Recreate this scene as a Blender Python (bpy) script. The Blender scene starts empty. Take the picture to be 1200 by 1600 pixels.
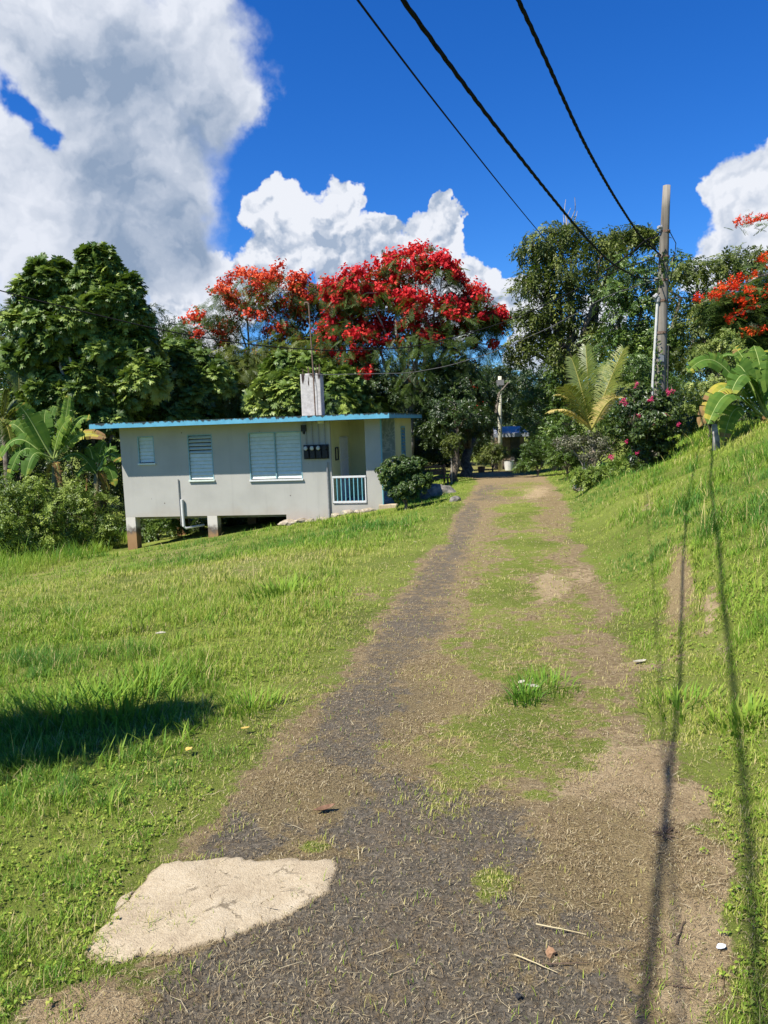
import bpy, math
import numpy as np
from mathutils import Vector
rng = np.random.default_rng(11)
SC = bpy.context.scene
COL = SC.collection
# ------------------------------------------------------------------ camera geometry (design helper)
FPX = 1190.0; PITCH = math.atan(140/1190.0); RHO = .036
FW = np.array([0, math.cos(PITCH), -math.sin(PITCH)]); UP0 = np.array([0, math.sin(PITCH), math.cos(PITCH)]); R0 = np.array([1., 0, 0])
CR = math.cos(RHO)*R0-math.sin(RHO)*UP0; CU = math.sin(RHO)*R0+math.cos(RHO)*UP0
CAM = np.array([0, 0, 1.6])
def ray(px, py): return FW+(px-600)/FPX*CR-(py-800)/FPX*CU
def at(px, py, Y):
    d = ray(px, py); return CAM+d*Y/d[1]
# ------------------------------------------------------------------ terrain
YL = [-30, 0, 2, 3.3, 5, 7.1, 9.6, 12.9, 21.4, 32, 45, 60]; XL = [-1.2, -.95, -.86, -.7, -.39, -.04, .38, .97, 2.37, 4.0, 3.6, 2.0]
YR = [-30, 0, 1.9, 3.2, 4.6, 5.9, 7.6, 11.5, 22.7, 33, 45, 60]; XR = [.6, .75, .87, 1.25, 1.57, 1.79, 2.16, 2.9, 5.2, 7.0, 7.2, 5.6]
def sm(x, a, b):
    t = np.clip((x-a)/(b-a), 0, 1); return t*t*(3-2*t)
_tab = np.random.default_rng(3).random((256, 256))
def vn(x, y, s, o=0):                       # value noise 0..1, s = size of one cell in metres
    x = np.asarray(x, float)/s+o*17.3+500; y = np.asarray(y, float)/s+o*9.1+500
    xi = np.floor(x).astype(int); yi = np.floor(y).astype(int); fx = x-xi; fy = y-yi
    fx = fx*fx*(3-2*fx); fy = fy*fy*(3-2*fy)
    g = lambda a, b: _tab[a % 256, b % 256]
    return (g(xi, yi)*(1-fx)+g(xi+1, yi)*fx)*(1-fy)+(g(xi, yi+1)*(1-fx)+g(xi+1, yi+1)*fx)*fy
def fbm(x, y, s, o=0, n=4):
    r = 0; a = .5; w = 0
    for k in range(n):
        r = r+a*vn(x, y, s/2**k, o+k); w += a; a *= .55
    return r/w
def edges(y): return np.interp(y, YL, XL), np.interp(y, YR, XR)
def H(x, y, rough=False):
    x = np.asarray(x, float); y = np.asarray(y, float)
    z = -.03*np.clip(y, -20, 46)
    xl, xr = edges(y)
    tl = np.maximum(0, xl-x); tr = np.maximum(0, x-xr)
    z = z-(.02+.115*sm(y, 5, 19))*np.where(tl < 11.5, tl, 11.5+1.2*(1-np.exp(-(tl-11.5)/1.2)))*sm(tl, 0, 1.5)
    A = .42*(1-.85*sm(y, 22, 31))
    b = np.where(tr < 4, tr, 4+(tr-4)*.25)*sm(tr, 0, .9)
    z = z+A*np.minimum(b, 6.5)
    if rough:
        off = np.minimum(1, (tl+tr)/.8)
        z = z+off*(fbm(x, y, 1.3, 2)-.5)*.10+(fbm(x, y, .35, 5, 3)-.5)*.03+(fbm(x, y, 3.5, 8, 2)-.5)*.10
    return z
def gp(px, py):                             # point of the terrain seen at a photo position
    d = ray(px, py); t = np.concatenate([np.arange(1, 12, .01), np.arange(12, 70, .04)]); P = CAM+np.outer(t, d)
    k = np.argmax(P[:, 2] < H(P[:, 0], P[:, 1], True)); return P[k]
def hz(x, y): return float(H(x, y, True))
# ------------------------------------------------------------------ mesh helpers
class Geo:
    def __init__(s): s.V = []; s.Q = []; s.T = []; s.vq = []; s.vt = []; s.n = 0
    def add(s, V, Q=None, T=None, var=None):
        V = np.asarray(V, float).reshape(-1, 3); s.V.append(V)
        if Q is not None and len(Q):
            Q = np.asarray(Q, int).reshape(-1, 4); s.Q.append(Q+s.n); s.vq.append(np.broadcast_to(0.5 if var is None else var, (len(Q),)).astype(float))
        if T is not None and len(T):
            T = np.asarray(T, int).reshape(-1, 3); s.T.append(T+s.n); s.vt.append(np.broadcast_to(0.5 if var is None else var, (len(T),)).astype(float))
        s.n += len(V); return s
    def box(s, x0, x1, y0, y1, z0, z1, M=None, o=None):
        V = np.array([[x, y, z] for z in (z0, z1) for y in (y0, y1) for x in (x0, x1)], float)
        if M is not None: V = V@np.asarray(M).T
        if o is not None: V = V+np.asarray(o)
        return s.add(V, [[0, 2, 3, 1], [4, 5, 7, 6], [0, 1, 5, 4], [2, 6, 7, 3], [0, 4, 6, 2], [1, 3, 7, 5]])
    def tube(s, P, r, n=8, cap=True, var=None):
        P = np.asarray(P, float); r = np.broadcast_to(r, (len(P),))
        T = np.gradient(P, axis=0); T /= np.linalg.norm(T, axis=1)[:, None]+1e-9
        ref = np.array([0, 0, 1.]) if abs(T[0, 2]) < .9 else np.array([1., 0, 0])
        A = np.cross(T, ref); A /= np.linalg.norm(A, axis=1)[:, None]+1e-9; B = np.cross(T, A)
        th = np.arange(n)*2*np.pi/n
        V = P[:, None, :]+r[:, None, None]*(np.cos(th)[None, :, None]*A[:, None, :]+np.sin(th)[None, :, None]*B[:, None, :])
        m = len(P); i = np.arange(m-1)[:, None]*n; j = np.arange(n)[None, :]; k = (j+1) % n
        Q = np.stack([i+j, i+k, i+n+k, i+n+j], -1).reshape(-1, 4)
        V = V.reshape(-1, 3); Tt = None
        if cap:
            c0 = len(V); V = np.vstack([V, P[:1], P[-1:]])
            Tt = np.vstack([[(a+1) % n, a, c0] for a in range(n)]+[[(m-1)*n+a, (m-1)*n+(a+1) % n, c0+1] for a in range(n)])
        return s.add(V, Q, Tt, var)
    def build(s, name, mat, parent=None, smooth=False, off=None):
        me = bpy.data.meshes.new(name); V = np.vstack(s.V) if s.V else np.zeros((0, 3))
        if off is not None: V = V-np.asarray(off)
        Q = np.vstack(s.Q) if s.Q else np.zeros((0, 4), int); T = np.vstack(s.T) if s.T else np.zeros((0, 3), int)
        me.vertices.add(len(V)); me.vertices.foreach_set('co', V.astype(np.float32).ravel())
        me.loops.add(Q.size+T.size); me.loops.foreach_set('vertex_index', np.concatenate([Q.ravel(), T.ravel()]).astype(np.int32))
        me.polygons.add(len(Q)+len(T))
        me.polygons.foreach_set('loop_start', np.concatenate([np.arange(len(Q))*4, Q.size+np.arange(len(T))*3]).astype(np.int32))
        var = np.concatenate(s.vq+s.vt) if (s.vq or s.vt) else np.zeros(0)
        a = me.attributes.new('var', 'FLOAT', 'FACE'); a.data.foreach_set('value', var.astype(np.float32))
        me.polygons.foreach_set('use_smooth', np.full(len(Q)+len(T), bool(smooth)))
        me.update(calc_edges=True)
        if mat: me.materials.append(mat)
        o = bpy.data.objects.new(name, me); COL.objects.link(o)
        if parent: o.parent = parent
        return o
def tag(o, label=None, cat=None, group=None, kind=None):
    for k, v in (('label', label), ('category', cat), ('group', group), ('kind', kind)):
        if v: o[k] = v
    return o
def thing(name, loc, label, cat, group=None, rz=0):
    o = bpy.data.objects.new(name, None); o.empty_display_size = .2; COL.objects.link(o)
    o.location = tuple(float(v) for v in loc); o.rotation_euler = (0, 0, rz)
    return tag(o, label, cat, group)
def dup(root, loc, rz, label, sc=1.0):
    c = root.copy(); COL.objects.link(c); c.location = tuple(float(v) for v in loc); c.rotation_euler = (0, 0, rz); c.scale = (sc,)*3; c['label'] = label
    for ch in root.children:
        d = ch.copy(); COL.objects.link(d); d.parent = c
        for g in ch.children:
            e = g.copy(); COL.objects.link(e); e.parent = d
    return c
def nrm(v): return v/(np.linalg.norm(v, axis=-1, keepdims=True)+1e-9)
def frames(n, t):                           # columns x (along t), y, z (normal)
    n = nrm(n); t = nrm(t-np.sum(t*n, -1, keepdims=True)*n); b = np.cross(n, t)
    return np.stack([t, b, n], -1)
def scatter(geo, tmpl, P, F, S, var):
    TV, TQ = tmpl; N = len(P)
    S = np.broadcast_to(S, (N,))
    V = np.einsum('nij,kj->nki', F, TV)*S[:, None, None]+P[:, None, :]
    k = len(TV); Q = TQ[None]+np.arange(N)[:, None, None]*k
    geo.add(V.reshape(-1, 3), Q.reshape(-1, 4), None, np.repeat(np.broadcast_to(var, (N,)), len(TQ)))
# ------------------------------------------------------------------ material helpers
def newmat(name):
    m = bpy.data.materials.new(name); m.use_nodes = True; nt = m.node_tree; nt.nodes.clear()
    return m, nt, nt.nodes, nt.links
def ramp(N, stops):
    r = N.new('ShaderNodeValToRGB'); e = r.color_ramp.elements
    while len(e) > 1: e.remove(e[-1])
    e[0].position = stops[0][0]; e[0].color = (*stops[0][1], 1)
    for p, c in stops[1:]:
        q = e.new(p); q.color = (*c, 1)
    return r
def noise(N, L, scale, detail=4, coord='Object', rough=.55):
    tc = N.new('ShaderNodeTexCoord'); n = N.new('ShaderNodeTexNoise'); n.inputs['Scale'].default_value = scale; n.inputs['Detail'].default_value = detail; n.inputs['Roughness'].default_value = rough
    L.new(tc.outputs[coord], n.inputs['Vector']); return n
def mixc(N, L, f, a, b, mode='MIX'):
    m = N.new('ShaderNodeMix'); m.data_type = 'RGBA'; m.blend_type = mode
    for s, v in ((m.inputs['Factor'], f), (m.inputs['A'], a), (m.inputs['B'], b)):
        if hasattr(v, 'is_linked') or hasattr(v, 'links'): L.new(v, s)
        elif isinstance(v, tuple): s.default_value = (*v, 1)
        else: s.default_value = v
    return m.outputs['Result']
def math_(N, L, op, a, b=None, c=None, clamp=False):
    m = N.new('ShaderNodeMath'); m.operation = op; m.use_clamp = clamp
    for i, v in enumerate((a, b, c)):
        if v is None: continue
        if isinstance(v, (int, float)): m.inputs[i].default_value = v
        else: L.new(v, m.inputs[i])
    return m.outputs[0]
def principled(N, L, col, rough=.7, spec=.4, bump=None, bstr=.3, bdist=.02, metal=0):
    p = N.new('ShaderNodeBsdfPrincipled'); o = N.new('ShaderNodeOutputMaterial')
    if isinstance(col, tuple): p.inputs['Base Color'].default_value = (*col, 1)
    else: L.new(col, p.inputs['Base Color'])
    if isinstance(rough, (int, float)): p.inputs['Roughness'].default_value = rough
    else: L.new(rough, p.inputs['Roughness'])
    p.inputs['Specular IOR Level'].default_value = spec; p.inputs['Metallic'].default_value = metal
    if bump is not None:
        b = N.new('ShaderNodeBump'); b.inputs['Strength'].default_value = bstr; b.inputs['Distance'].default_value = bdist
        L.new(bump, b.inputs['Height']); L.new(b.outputs['Normal'], p.inputs['Normal'])
    L.new(p.outputs[0], o.inputs['Surface']); return p
def simple(name, c0, c1, scale=6, rough=.8, spec=.3, bstr=.25, bscale=None, pos=(.35, .65), metal=0):
    m, nt, N, L = newmat(name); n = noise(N, L, scale, 6); r = ramp(N, [(pos[0], c0), (pos[1], c1)]); L.new(n.outputs['Fac'], r.inputs[0])
    b = noise(N, L, bscale or scale*6, 4)
    principled(N, L, r.outputs[0], rough, spec, b.outputs['Fac'], bstr, .01, metal); return m
def leafmat(name, stops, rough=.45, spec=.4, trans=.25, tcol=None):
    m, nt, N, L = newmat(name); a = N.new('ShaderNodeAttribute'); a.attribute_name = 'var'
    r = ramp(N, stops); L.new(a.outputs['Fac'], r.inputs[0])
    p = principled(N, L, r.outputs[0], rough, spec)
    o = [x for x in N if x.bl_idname == 'ShaderNodeOutputMaterial'][0]
    t = N.new('ShaderNodeBsdfTranslucent'); tc = mixc(N, L, .55, r.outputs[0], tcol or (.16, .26, .02)); L.new(tc, t.inputs['Color'])
    mx = N.new('ShaderNodeMixShader'); mx.inputs[0].default_value = trans; L.new(p.outputs[0], mx.inputs[1]); L.new(t.outputs[0], mx.inputs[2]); L.new(mx.outputs[0], o.inputs['Surface'])
    return m
# ================================================================== GROUND
def patch_params(px, py, rx, ry):
    c = gp(px, py); a = gp(px, py-ry); b = gp(px, py+ry); l = gp(px-rx, py); r = gp(px+rx, py)
    return c[0], c[1], abs(r[0]-l[0])/2, abs(a[1]-b[1])/2, (a[0]-b[0])/max(.05, a[1]-b[1])
def patch(x, y, prm, soft=.5, wob=.5, o=0):
    cx, cy, rx, ry, sh = prm
    x = np.asarray(x, float); y = np.asarray(y, float); d = np.hypot((x-cx-sh*(y-cy))/rx, (y-cy)/ry); r = np.zeros(d.shape); k = d < 1+soft+wob
    if k.any(): r[k] = 1-sm(d[k]+wob*((fbm(x[k], y[k], max(.25, rx*.8), o, 3)-.5)*2+(fbm(x[k], y[k], .09, o+3, 2)-.5)*.9), 1-soft, 1+soft)
    return r
# asphalt showing through: (photo x, y, half width, half height, strength)
PT = lambda L_: [(patch_params(*q[:4]), q[4]) for q in L_]
ASPH = [(p, s*(.62 if p[1] > 6 else .85 if p[1] > 3.6 else 1.1)) for p, s in PT([(580, 1570, 330, 120, 1.15), (640, 1430, 240, 110, 1.1), (640, 1270, 150, 90, .85), (420, 1290, 90, 60, .8), (560, 1190, 130, 80, .95), (590, 1110, 90, 60, .8), (655, 950, 40, 50, .8), (690, 880, 32, 50, .8), (725, 825, 22, 30, .8), (610, 1060, 90, 60, .6), (640, 990, 60, 40, .9), (680, 910, 45, 40, .75), (715, 850, 30, 30, .9), (735, 800, 22, 20, .8), (780, 768, 48, 14, .9), (560, 1090, 70, 40, .75), (840, 1420, 140, 130, .45), (750, 1330, 100, 60, .75), (690, 960, 40, 20, .7), (760, 975, 50, 14, .8), (870, 1010, 40, 12, .6)])]
DIRT = PT([(960, 1215, 115, 50, 1), (1050, 1260, 70, 50, .9), (1090, 1420, 55, 140, .9), (1020, 1330, 80, 60, .6), (860, 915, 30, 28, .9), (905, 900, 26, 12, .7), (880, 1080, 90, 10, .5), (1000, 1040, 80, 8, .6), (870, 1110, 60, 30, .4), (835, 770, 30, 12, .7), (770, 742, 36, 5, .7), (1060, 905, 80, 48, 1.0), (1110, 945, 60, 34, .9), (1010, 790, 70, 8, 1), (1130, 1010, 40, 24, .7), (560, 930, 40, 14, .5), (190, 880, 120, 14, .45), (350, 900, 80, 12, .4), (960, 1150, 60, 20, .5), (1080, 1560, 60, 60, .8), (100, 1580, 110, 40, .8)])
STRAW = PT([(700, 1130, 140, 60, .9), (740, 1050, 120, 40, .7), (500, 1240, 120, 60, .8), (640, 1010, 60, 30, .4), (600, 1060, 60, 40, .35), (860, 800, 30, 40, .7), (745, 890, 20, 50, .5), (960, 1330, 180, 110, .8), (820, 1520, 160, 60, .4), (480, 1330, 80, 40, .6), (780, 1230, 60, 40, .5), (1065, 905, 120, 75, .95), (1010, 790, 120, 14, .6), (800, 1130, 120, 70, .55), (790, 960, 80, 50, .5), (600, 900, 40, 40, .35), (450, 1100, 60, 60, .4)])
DRY = PT([(1060, 900, 90, 55, 1), (1110, 950, 70, 40, .8), (1010, 790, 110, 14, .7), (1150, 830, 60, 20, .6), (330, 900, 330, 26, .75), (100, 930, 120, 30, .5), (560, 900, 70, 40, .6), (520, 1010, 110, 40, .55), (440, 1130, 70, 60, .8), (330, 1260, 60, 60, .7), (230, 1400, 50, 60, .7), (100, 1300, 90, 40, .5), (920, 1100, 60, 70, .7), (1080, 1150, 60, 60, .5), (60, 1480, 80, 40, .6), (1180, 870, 40, 40, .6)])
MOSS = PT([(740, 1190, 90, 50, .7), (880, 1160, 80, 50, .7), (770, 1150, 110, 70, .8), (840, 1130, 110, 60, .8), (790, 1010, 100, 36, .8), (780, 960, 60, 30, .7), (860, 960, 50, 40, .6), (880, 1030, 60, 40, .6), (800, 770, 40, 10, .7), (880, 840, 24, 60, .5), (760, 870, 40, 50, .5), (700, 1180, 60, 60, .5), (780, 920, 55, 36, .9), (820, 990, 50, 24, .9), (820, 850, 60, 28, .9), (810, 795, 45, 14, .9), (800, 820, 50, 14, .7), (850, 1190, 60, 30, .6), (765, 1375, 40, 26, .75), (690, 1050, 60, 22, .4), (490, 1325, 24, 12, .8), (830, 1065, 55, 40, 1), (815, 882, 50, 20, .8), (900, 960, 30, 50, .6), (820, 757, 40, 5, .6), (930, 1110, 70, 60, .6)])
def mx(L_, x, y, **k):
    r = np.zeros(np.shape(x))
    for i, (p, s) in enumerate(L_): r = np.maximum(r, s*patch(x, y, p, o=i, **k))
    return r
def masks(x, y):
    xl, xr = edges(y)
    w = (fbm(x, y, .6, 4)-.5)*.55+(fbm(x, y, 2.5, 9, 2)-.5)*.4
    e = np.minimum(x-xl+w*.9, xr-x+w*.9)                    # >0 on the drive
    road = sm(e, -.25, .22)
    # beyond the visible end the drive is short grass and reddish earth
    far = sm(y, 33, 37)
    asph = mx(ASPH, x, y)*road
    dirt = np.maximum(mx(DIRT, x, y), 0)
    straw = mx(STRAW, x, y); moss = mx(MOSS, x, y, soft=.75, wob=.7)
    base = .22*road*(1-far)
    green = 1-road*(1-.5*far)
    green = np.clip(np.maximum(green*(1-.9*dirt), moss*.85)*(1-.45*straw*(1-moss)), 0, 1)
    return dict(road=road, asph=np.clip(asph*(1-.8*moss), 0, 1), dirt=dirt, straw=np.clip(np.maximum(straw, base), 0, 1), green=green, moss=moss*road)
def axis(lo, hi, n, k, c=0):
    t = np.linspace(-1, 1, n); s = np.sinh(k*t)/np.sinh(k)
    return np.where(s < 0, -s*lo, s*hi)+c
gx = axis(-300, 300, 420, 9.2, .2); gy = np.concatenate([-np.geomspace(.5, 120, 30)[::-1], np.geomspace(.9, 9, 260), np.geomspace(9.05, 45, 170), np.geomspace(46, 700, 40)])
X, Y = np.meshgrid(gx, gy); Zg = H(X, Y, True); mk = masks(X, Y)
Zg = Zg-.012*mk['asph']
g = Geo(); nx, ny = len(gx), len(gy); ii = np.arange(ny-1)[:, None]*nx+np.arange(nx-1)[None]
g.add(np.stack([X, Y, Zg], -1).reshape(-1, 3), np.stack([ii, ii+1, ii+nx+1, ii+nx], -1).reshape(-1, 4))
def ground_mat():
    m, nt, N, L = newmat('ground_soil_and_turf')
    A = {}
    for k in ('asph', 'dirt', 'straw', 'green', 'moss'):
        a = N.new('ShaderNodeAttribute'); a.attribute_name = k; A[k] = a.outputs['Fac']
    def th(v, n, lo, hi, amt=.8):           # mask sharpened with noise
        s = math_(N, L, 'MULTIPLY_ADD', n, amt, v); r = N.new('ShaderNodeMapRange'); r.interpolation_type = 'SMOOTHSTEP'
        r.inputs['From Min'].default_value = lo+amt*.5; r.inputs['From Max'].default_value = hi+amt*.5; L.new(s, r.inputs['Value']); return r.outputs[0]
    n1 = noise(N, L, 3.2, 8, rough=.65).outputs['Fac']; n2 = noise(N, L, 22, 6, rough=.7).outputs['Fac']; n3 = noise(N, L, 120, 4, rough=.7).outputs['Fac']; n4 = noise(N, L, .8, 3).outputs['Fac']
    n5 = noise(N, L, 9, 8, rough=.75).outputs['Fac']; nbr = N.new('ShaderNodeMapRange'); L.new(mixc(N, L, .5, n5, mixc(N, L, .55, n2, n1)), nbr.inputs['Value']); nbr.inputs['From Min'].default_value = .37; nbr.inputs['From Max'].default_value = .63; nb = nbr.outputs[0]
    # earth
    er = ramp(N, [(.3, (0.152, 0.108, 0.056)), (.5, (0.248, 0.184, 0.096)), (.7, (0.352, 0.272, 0.152))]); L.new(n2, er.inputs[0])
    dr = ramp(N, [(.3, (0.272, 0.192, 0.1)), (.55, (0.4, 0.3, 0.168)), (.75, (0.48, 0.376, 0.232))]); L.new(mixc(N, L, .5, n2, n1), dr.inputs[0])
    c = mixc(N, L, th(A['dirt'], nb, .42, .60, .9), er.outputs[0], dr.outputs[0])
    # asphalt with aggregate
    vo = N.new('ShaderNodeTexVoronoi'); vo.inputs['Scale'].default_value = 90; tc = N.new('ShaderNodeTexCoord'); L.new(tc.outputs['Object'], vo.inputs['Vector'])
    ar = ramp(N, [(.1, (.05, .043, .031)), (.5, (.128, .110, .080)), (.8, (.245, .21, .155)), (.95, (.40, .35, .27))]); L.new(mixc(N, L, .5, vo.outputs['Color'], n3), ar.inputs[0])
    dust = ramp(N, [(.42, (0, 0, 0)), (.9, (.6, .6, .6))]); L.new(nb, dust.inputs[0])
    ac = mixc(N, L, dust.outputs[0], ar.outputs[0], (0.184, 0.136, 0.084))
    c = mixc(N, L, th(A['asph'], nb, .34, .52, .95), c, ac)
    # straw litter ground tone
    sr = ramp(N, [(.35, (0.12, 0.08, 0.04)), (.6, (0.32, 0.248, 0.112)), (.75, (0.416, 0.336, 0.16))]); L.new(n3, sr.inputs[0])
    sf = math_(N, L, 'MULTIPLY', th(A['straw'], nb, .40, .64, 1.0), .75)
    c = mixc(N, L, sf, c, sr.outputs[0])
    # moss and short creeping grass
    mr = ramp(N, [(.3, (.15, .14, .035)), (.55, (.34, .315, .085)), (.8, (.52, .46, .18))]); L.new(n3, mr.inputs[0])
    c = mixc(N, L, math_(N, L, 'MULTIPLY', th(A['moss'], nb, .42, .66, .9), .7), c, mr.outputs[0])
    # turf
    gr = ramp(N, [(.28, (.06, .085, .012)), (.5, (.14, .185, .025)), (.72, (.25, .28, .055))]); L.new(mixc(N, L, .6, n3, n4), gr.inputs[0])
    c = mixc(N, L, math_(N, L, 'MULTIPLY', th(A['green'], nb, .38, .62, .9), .9), c, gr.outputs[0])
    h = mixc(N, L, .5, n3, n2)
    principled(N, L, c, .95, .1, h, 1.0, .035)
    return m
go = g.build('ground', ground_mat(), smooth=True); tag(go, kind='structure')
for k in ('asph', 'dirt', 'straw', 'green', 'moss'):
    a = go.data.attributes.new(k, 'FLOAT', 'POINT'); a.data.foreach_set('value', mk[k].astype(np.float32).ravel())
# ------------------------------------------------------------------ grass blades
BLV = np.array([[-.5, 0, 0], [.5, 0, 0], [-.42, .10, .5], [.42, .10, .5], [-.06, .42, .95], [.06, .42, .95]], float)
BLQ = np.array([[0, 1, 3, 2], [2, 3, 5, 4]])
def blades(geo, x, y, h, w, lean, var, z=None, az=None, hm=None):
    n = len(x); a = rng.random(n)*2*np.pi if az is None else az
    V = np.repeat(BLV[None], n, 0); V[:, :, 0] *= w[:, None]; V[:, :, 1] *= (h*lean)[:, None]*2; V[:, :, 2] *= (h*np.sqrt(np.clip(1-.5*lean**2, .2, 1)))[:, None]
    c, s = np.cos(a)[:, None], np.sin(a)[:, None]
    W = np.stack([V[:, :, 0]*c-V[:, :, 1]*s, V[:, :, 0]*s+V[:, :, 1]*c, V[:, :, 2]], -1)
    zz = H(x, y, True)-.008 if z is None else z
    W += np.stack([x, y, zz], -1)[:, None, :]
    geo.add(W.reshape(-1, 3), (BLQ[None]+np.arange(n)[:, None, None]*6).reshape(-1, 4), None, np.repeat(var, 2))
def fan(n, y0, y1, p=1.6, side=1.0):
    u = rng.random(n); e = 2-p-.0  # width grows like y: density ~ y^-p * y
    yy = (y0**e+u*(y1**e-y0**e))**(1/e)
    xx = (rng.random(n)*2-1)*(.56*yy+side); return xx, yy
GRASS = leafmat('grass_blades', [(0, (.60, .49, .25)), (.18, (.53, .46, .17)), (.34, (.42, .43, .085)), (.6, (.265, .365, .045)), (.85, (.145, .275, .028)), (1, (.09, .21, .035))], .6, .15, .35, (.24, .38, .02))
gg = Geo()
for (n, y0, y1, p) in ((340000, 1.55, 9, 1.75), (260000, 9, 36, 1.7)):
    x, y = fan(n, y0, y1, p)
    m = masks(x, y); xl, xr = edges(y)
    clump = fbm(x, y, .45, 12, 3); big = fbm(x, y, 2.8, 15, 3)
    dry_ = mx(DRY, x, y, soft=.8, wob=.8)
    dens = m['green']*np.clip(-.15+2.1*clump, .12, 1)*(1-.35*dry_)
    left = np.maximum(0, xl-x); right = np.maximum(0, x-xr)
    keep = rng.random(n) < np.clip(dens*1.1*(1-.75*np.clip(m['moss']*sm(.54-clump, -.02, .12), 0, 1))+.03, 0, 1)
    keep &= ~((y > 21.6-.155*(x+9)) & (x < .5) & (x > -9.3) & (y > 22.8-.157*x))
    x, y, clump, big, left, right, dry_ = [q[keep] for q in (x, y, clump, big, left, right, dry_)]; mg = {k: v[keep] for k, v in m.items()}
    k = len(x)
    lush = np.clip((clump-.42)*4, 0, 1); off = np.clip((left+right)/1.2, 0, 1)
    cl2 = fbm(x, y, .13, 44, 2); h = (.018+.020*off+.042*lush*off+.03*np.clip(right/2, 0, 1)*lush)*(.6+.8*rng.random(k))*np.clip(-.2+2.4*cl2, .35, 1.9)
    tall = ((fbm(x, y, 1.1, 21, 2) > .70) & (left > .8)) | ((fbm(x, y, .9, 25, 2) > .62) & (right > 1.2))
    h = np.where(tall, h*(1.25+.7*rng.random(k)), h)
    # rough uncut fringe in front of the shrubs on the left
    fr = sm(y, 19.5, 21.5)*sm(-x, 9, 9.8); h = h*(1+3.0*fr)
    h = h*(1+.012*np.clip(y-4, 0, 30))
    lng = rng.random(k) < .05; h = np.where(lng, h*1.9, h)
    w = .0030*(1+.15*np.clip(y-2, 0, 40))*(.7+.6*rng.random(k))*(1+.5*tall)
    var = .66+.5*(cl2-.5)+.95*(big-.5)+.5*(fbm(x, y, 7, 18, 2)-.5)+.22*(rng.random(k)-.5)+.22*lush+.06*off-.36*np.clip(mg['moss'], 0, 1)-.35*mg['straw']*(1-.6*lush)-.16*np.exp(-(left+right)/.5)-.42*dry_*(.5+rng.random(k))
    dry = rng.random(k) < .08+.14*(1-off)+.25*dry_+.42*np.clip(mg['moss'], 0, 1); var = np.where(dry, .05+.2*rng.random(k), var)
    tuss = ((x-1.0)/.3)**2+((y-4.7)/.5)**2 < 1; var = np.where(tuss & ~dry, .75+.15*rng.random(k), var)
    blades(gg, x, y, h, w, .25+.7*rng.random(k), np.clip(var, 0, 1))
tag(gg.build('grass', GRASS), 'short sunlit green lawn grass on both sides of the drive', 'grass', kind='stuff')
# taller broad-bladed weeds on the bank
wg = Geo()
def weeds(geo, n, region, hmin, hmax, wd, v0, v1):
    x, y = region(n); k = len(x)
    blades(geo, x, y, hmin+(hmax-hmin)*rng.random(k), wd*(.6+.8*rng.random(k)), .25+.7*rng.random(k), v0+(v1-v0)*rng.random(k))
def reg_bank(n):
    y = 9+15*rng.random(n)**.8; _, xr = edges(y); t = 2.7+5*rng.random(n); x = xr+t
    k = (fbm(x, y, 1.4, 31, 3)+.12*np.clip((t-3)/2, 0, 1) > .50)&(mx(DRY, x, y)+mx(DIRT, x, y) < .35); return x[k], y[k]
weeds(wg, 26000, reg_bank, .08, .22, .024, .42, .8)
def reg_near(n):
    y = 2.2+9*rng.random(n); _, xr = edges(y); x = xr+.7+2.6*rng.random(n); k = (fbm(x, y, .8, 33, 3) > .53)&(mx(DRY, x, y)+mx(DIRT, x, y) < .4); return x[k], y[k]
weeds(wg, 7500, reg_near, .05, .13, .011, .48, .85)
def reg_left(n):
    y = 3.2+5.5*rng.random(n); xl, _ = edges(y); x = xl-.5-3.6*rng.random(n); k = fbm(x, y, .8, 37, 3) > .55; return x[k], y[k]
weeds(wg, 7000, reg_left, .06, .15, .010, .55, .9)
def rosettes(n, y0, y1):
    x, y = fan(n, y0, y1, 1.7); m = masks(x, y); k = (rng.random(n) < m['green']*.9)&(m['road'] < .15)&(fbm(x, y, .5, 51, 3) > .46); x, y = x[k], y[k]; n = len(x)
    for q in range(5):
        a = rng.random(n)*6.283; l = (.006+.012*rng.random(n)**2)*(1+.05*y); h = .006+.02*rng.random(n); d = np.stack([np.cos(a), np.sin(a)], -1); p = np.stack([-d[:, 1], d[:, 0]], -1); z = H(x, y, True)
        P = lambda f, w, zz: np.stack([x+d[:, 0]*l*f+p[:, 0]*l*w, y+d[:, 1]*l*f+p[:, 1]*l*w, z+zz], -1)
        V = np.stack([P(.15, 0, h*.7), P(.7, -.38, h*1.1), P(1.25, 0, h*.8), P(.7, .38, h*1.1)], 1); wg.add(V.reshape(-1, 3), np.arange(4*n).reshape(-1, 4), None, np.repeat(.35+.5*rng.random(n), 1))
rosettes(18000, 1.6, 10)
tag(wg.build('tall_grass', GRASS), 'taller broad bladed weeds growing through the turf and over the bank', 'grass', kind='stuff')
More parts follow.
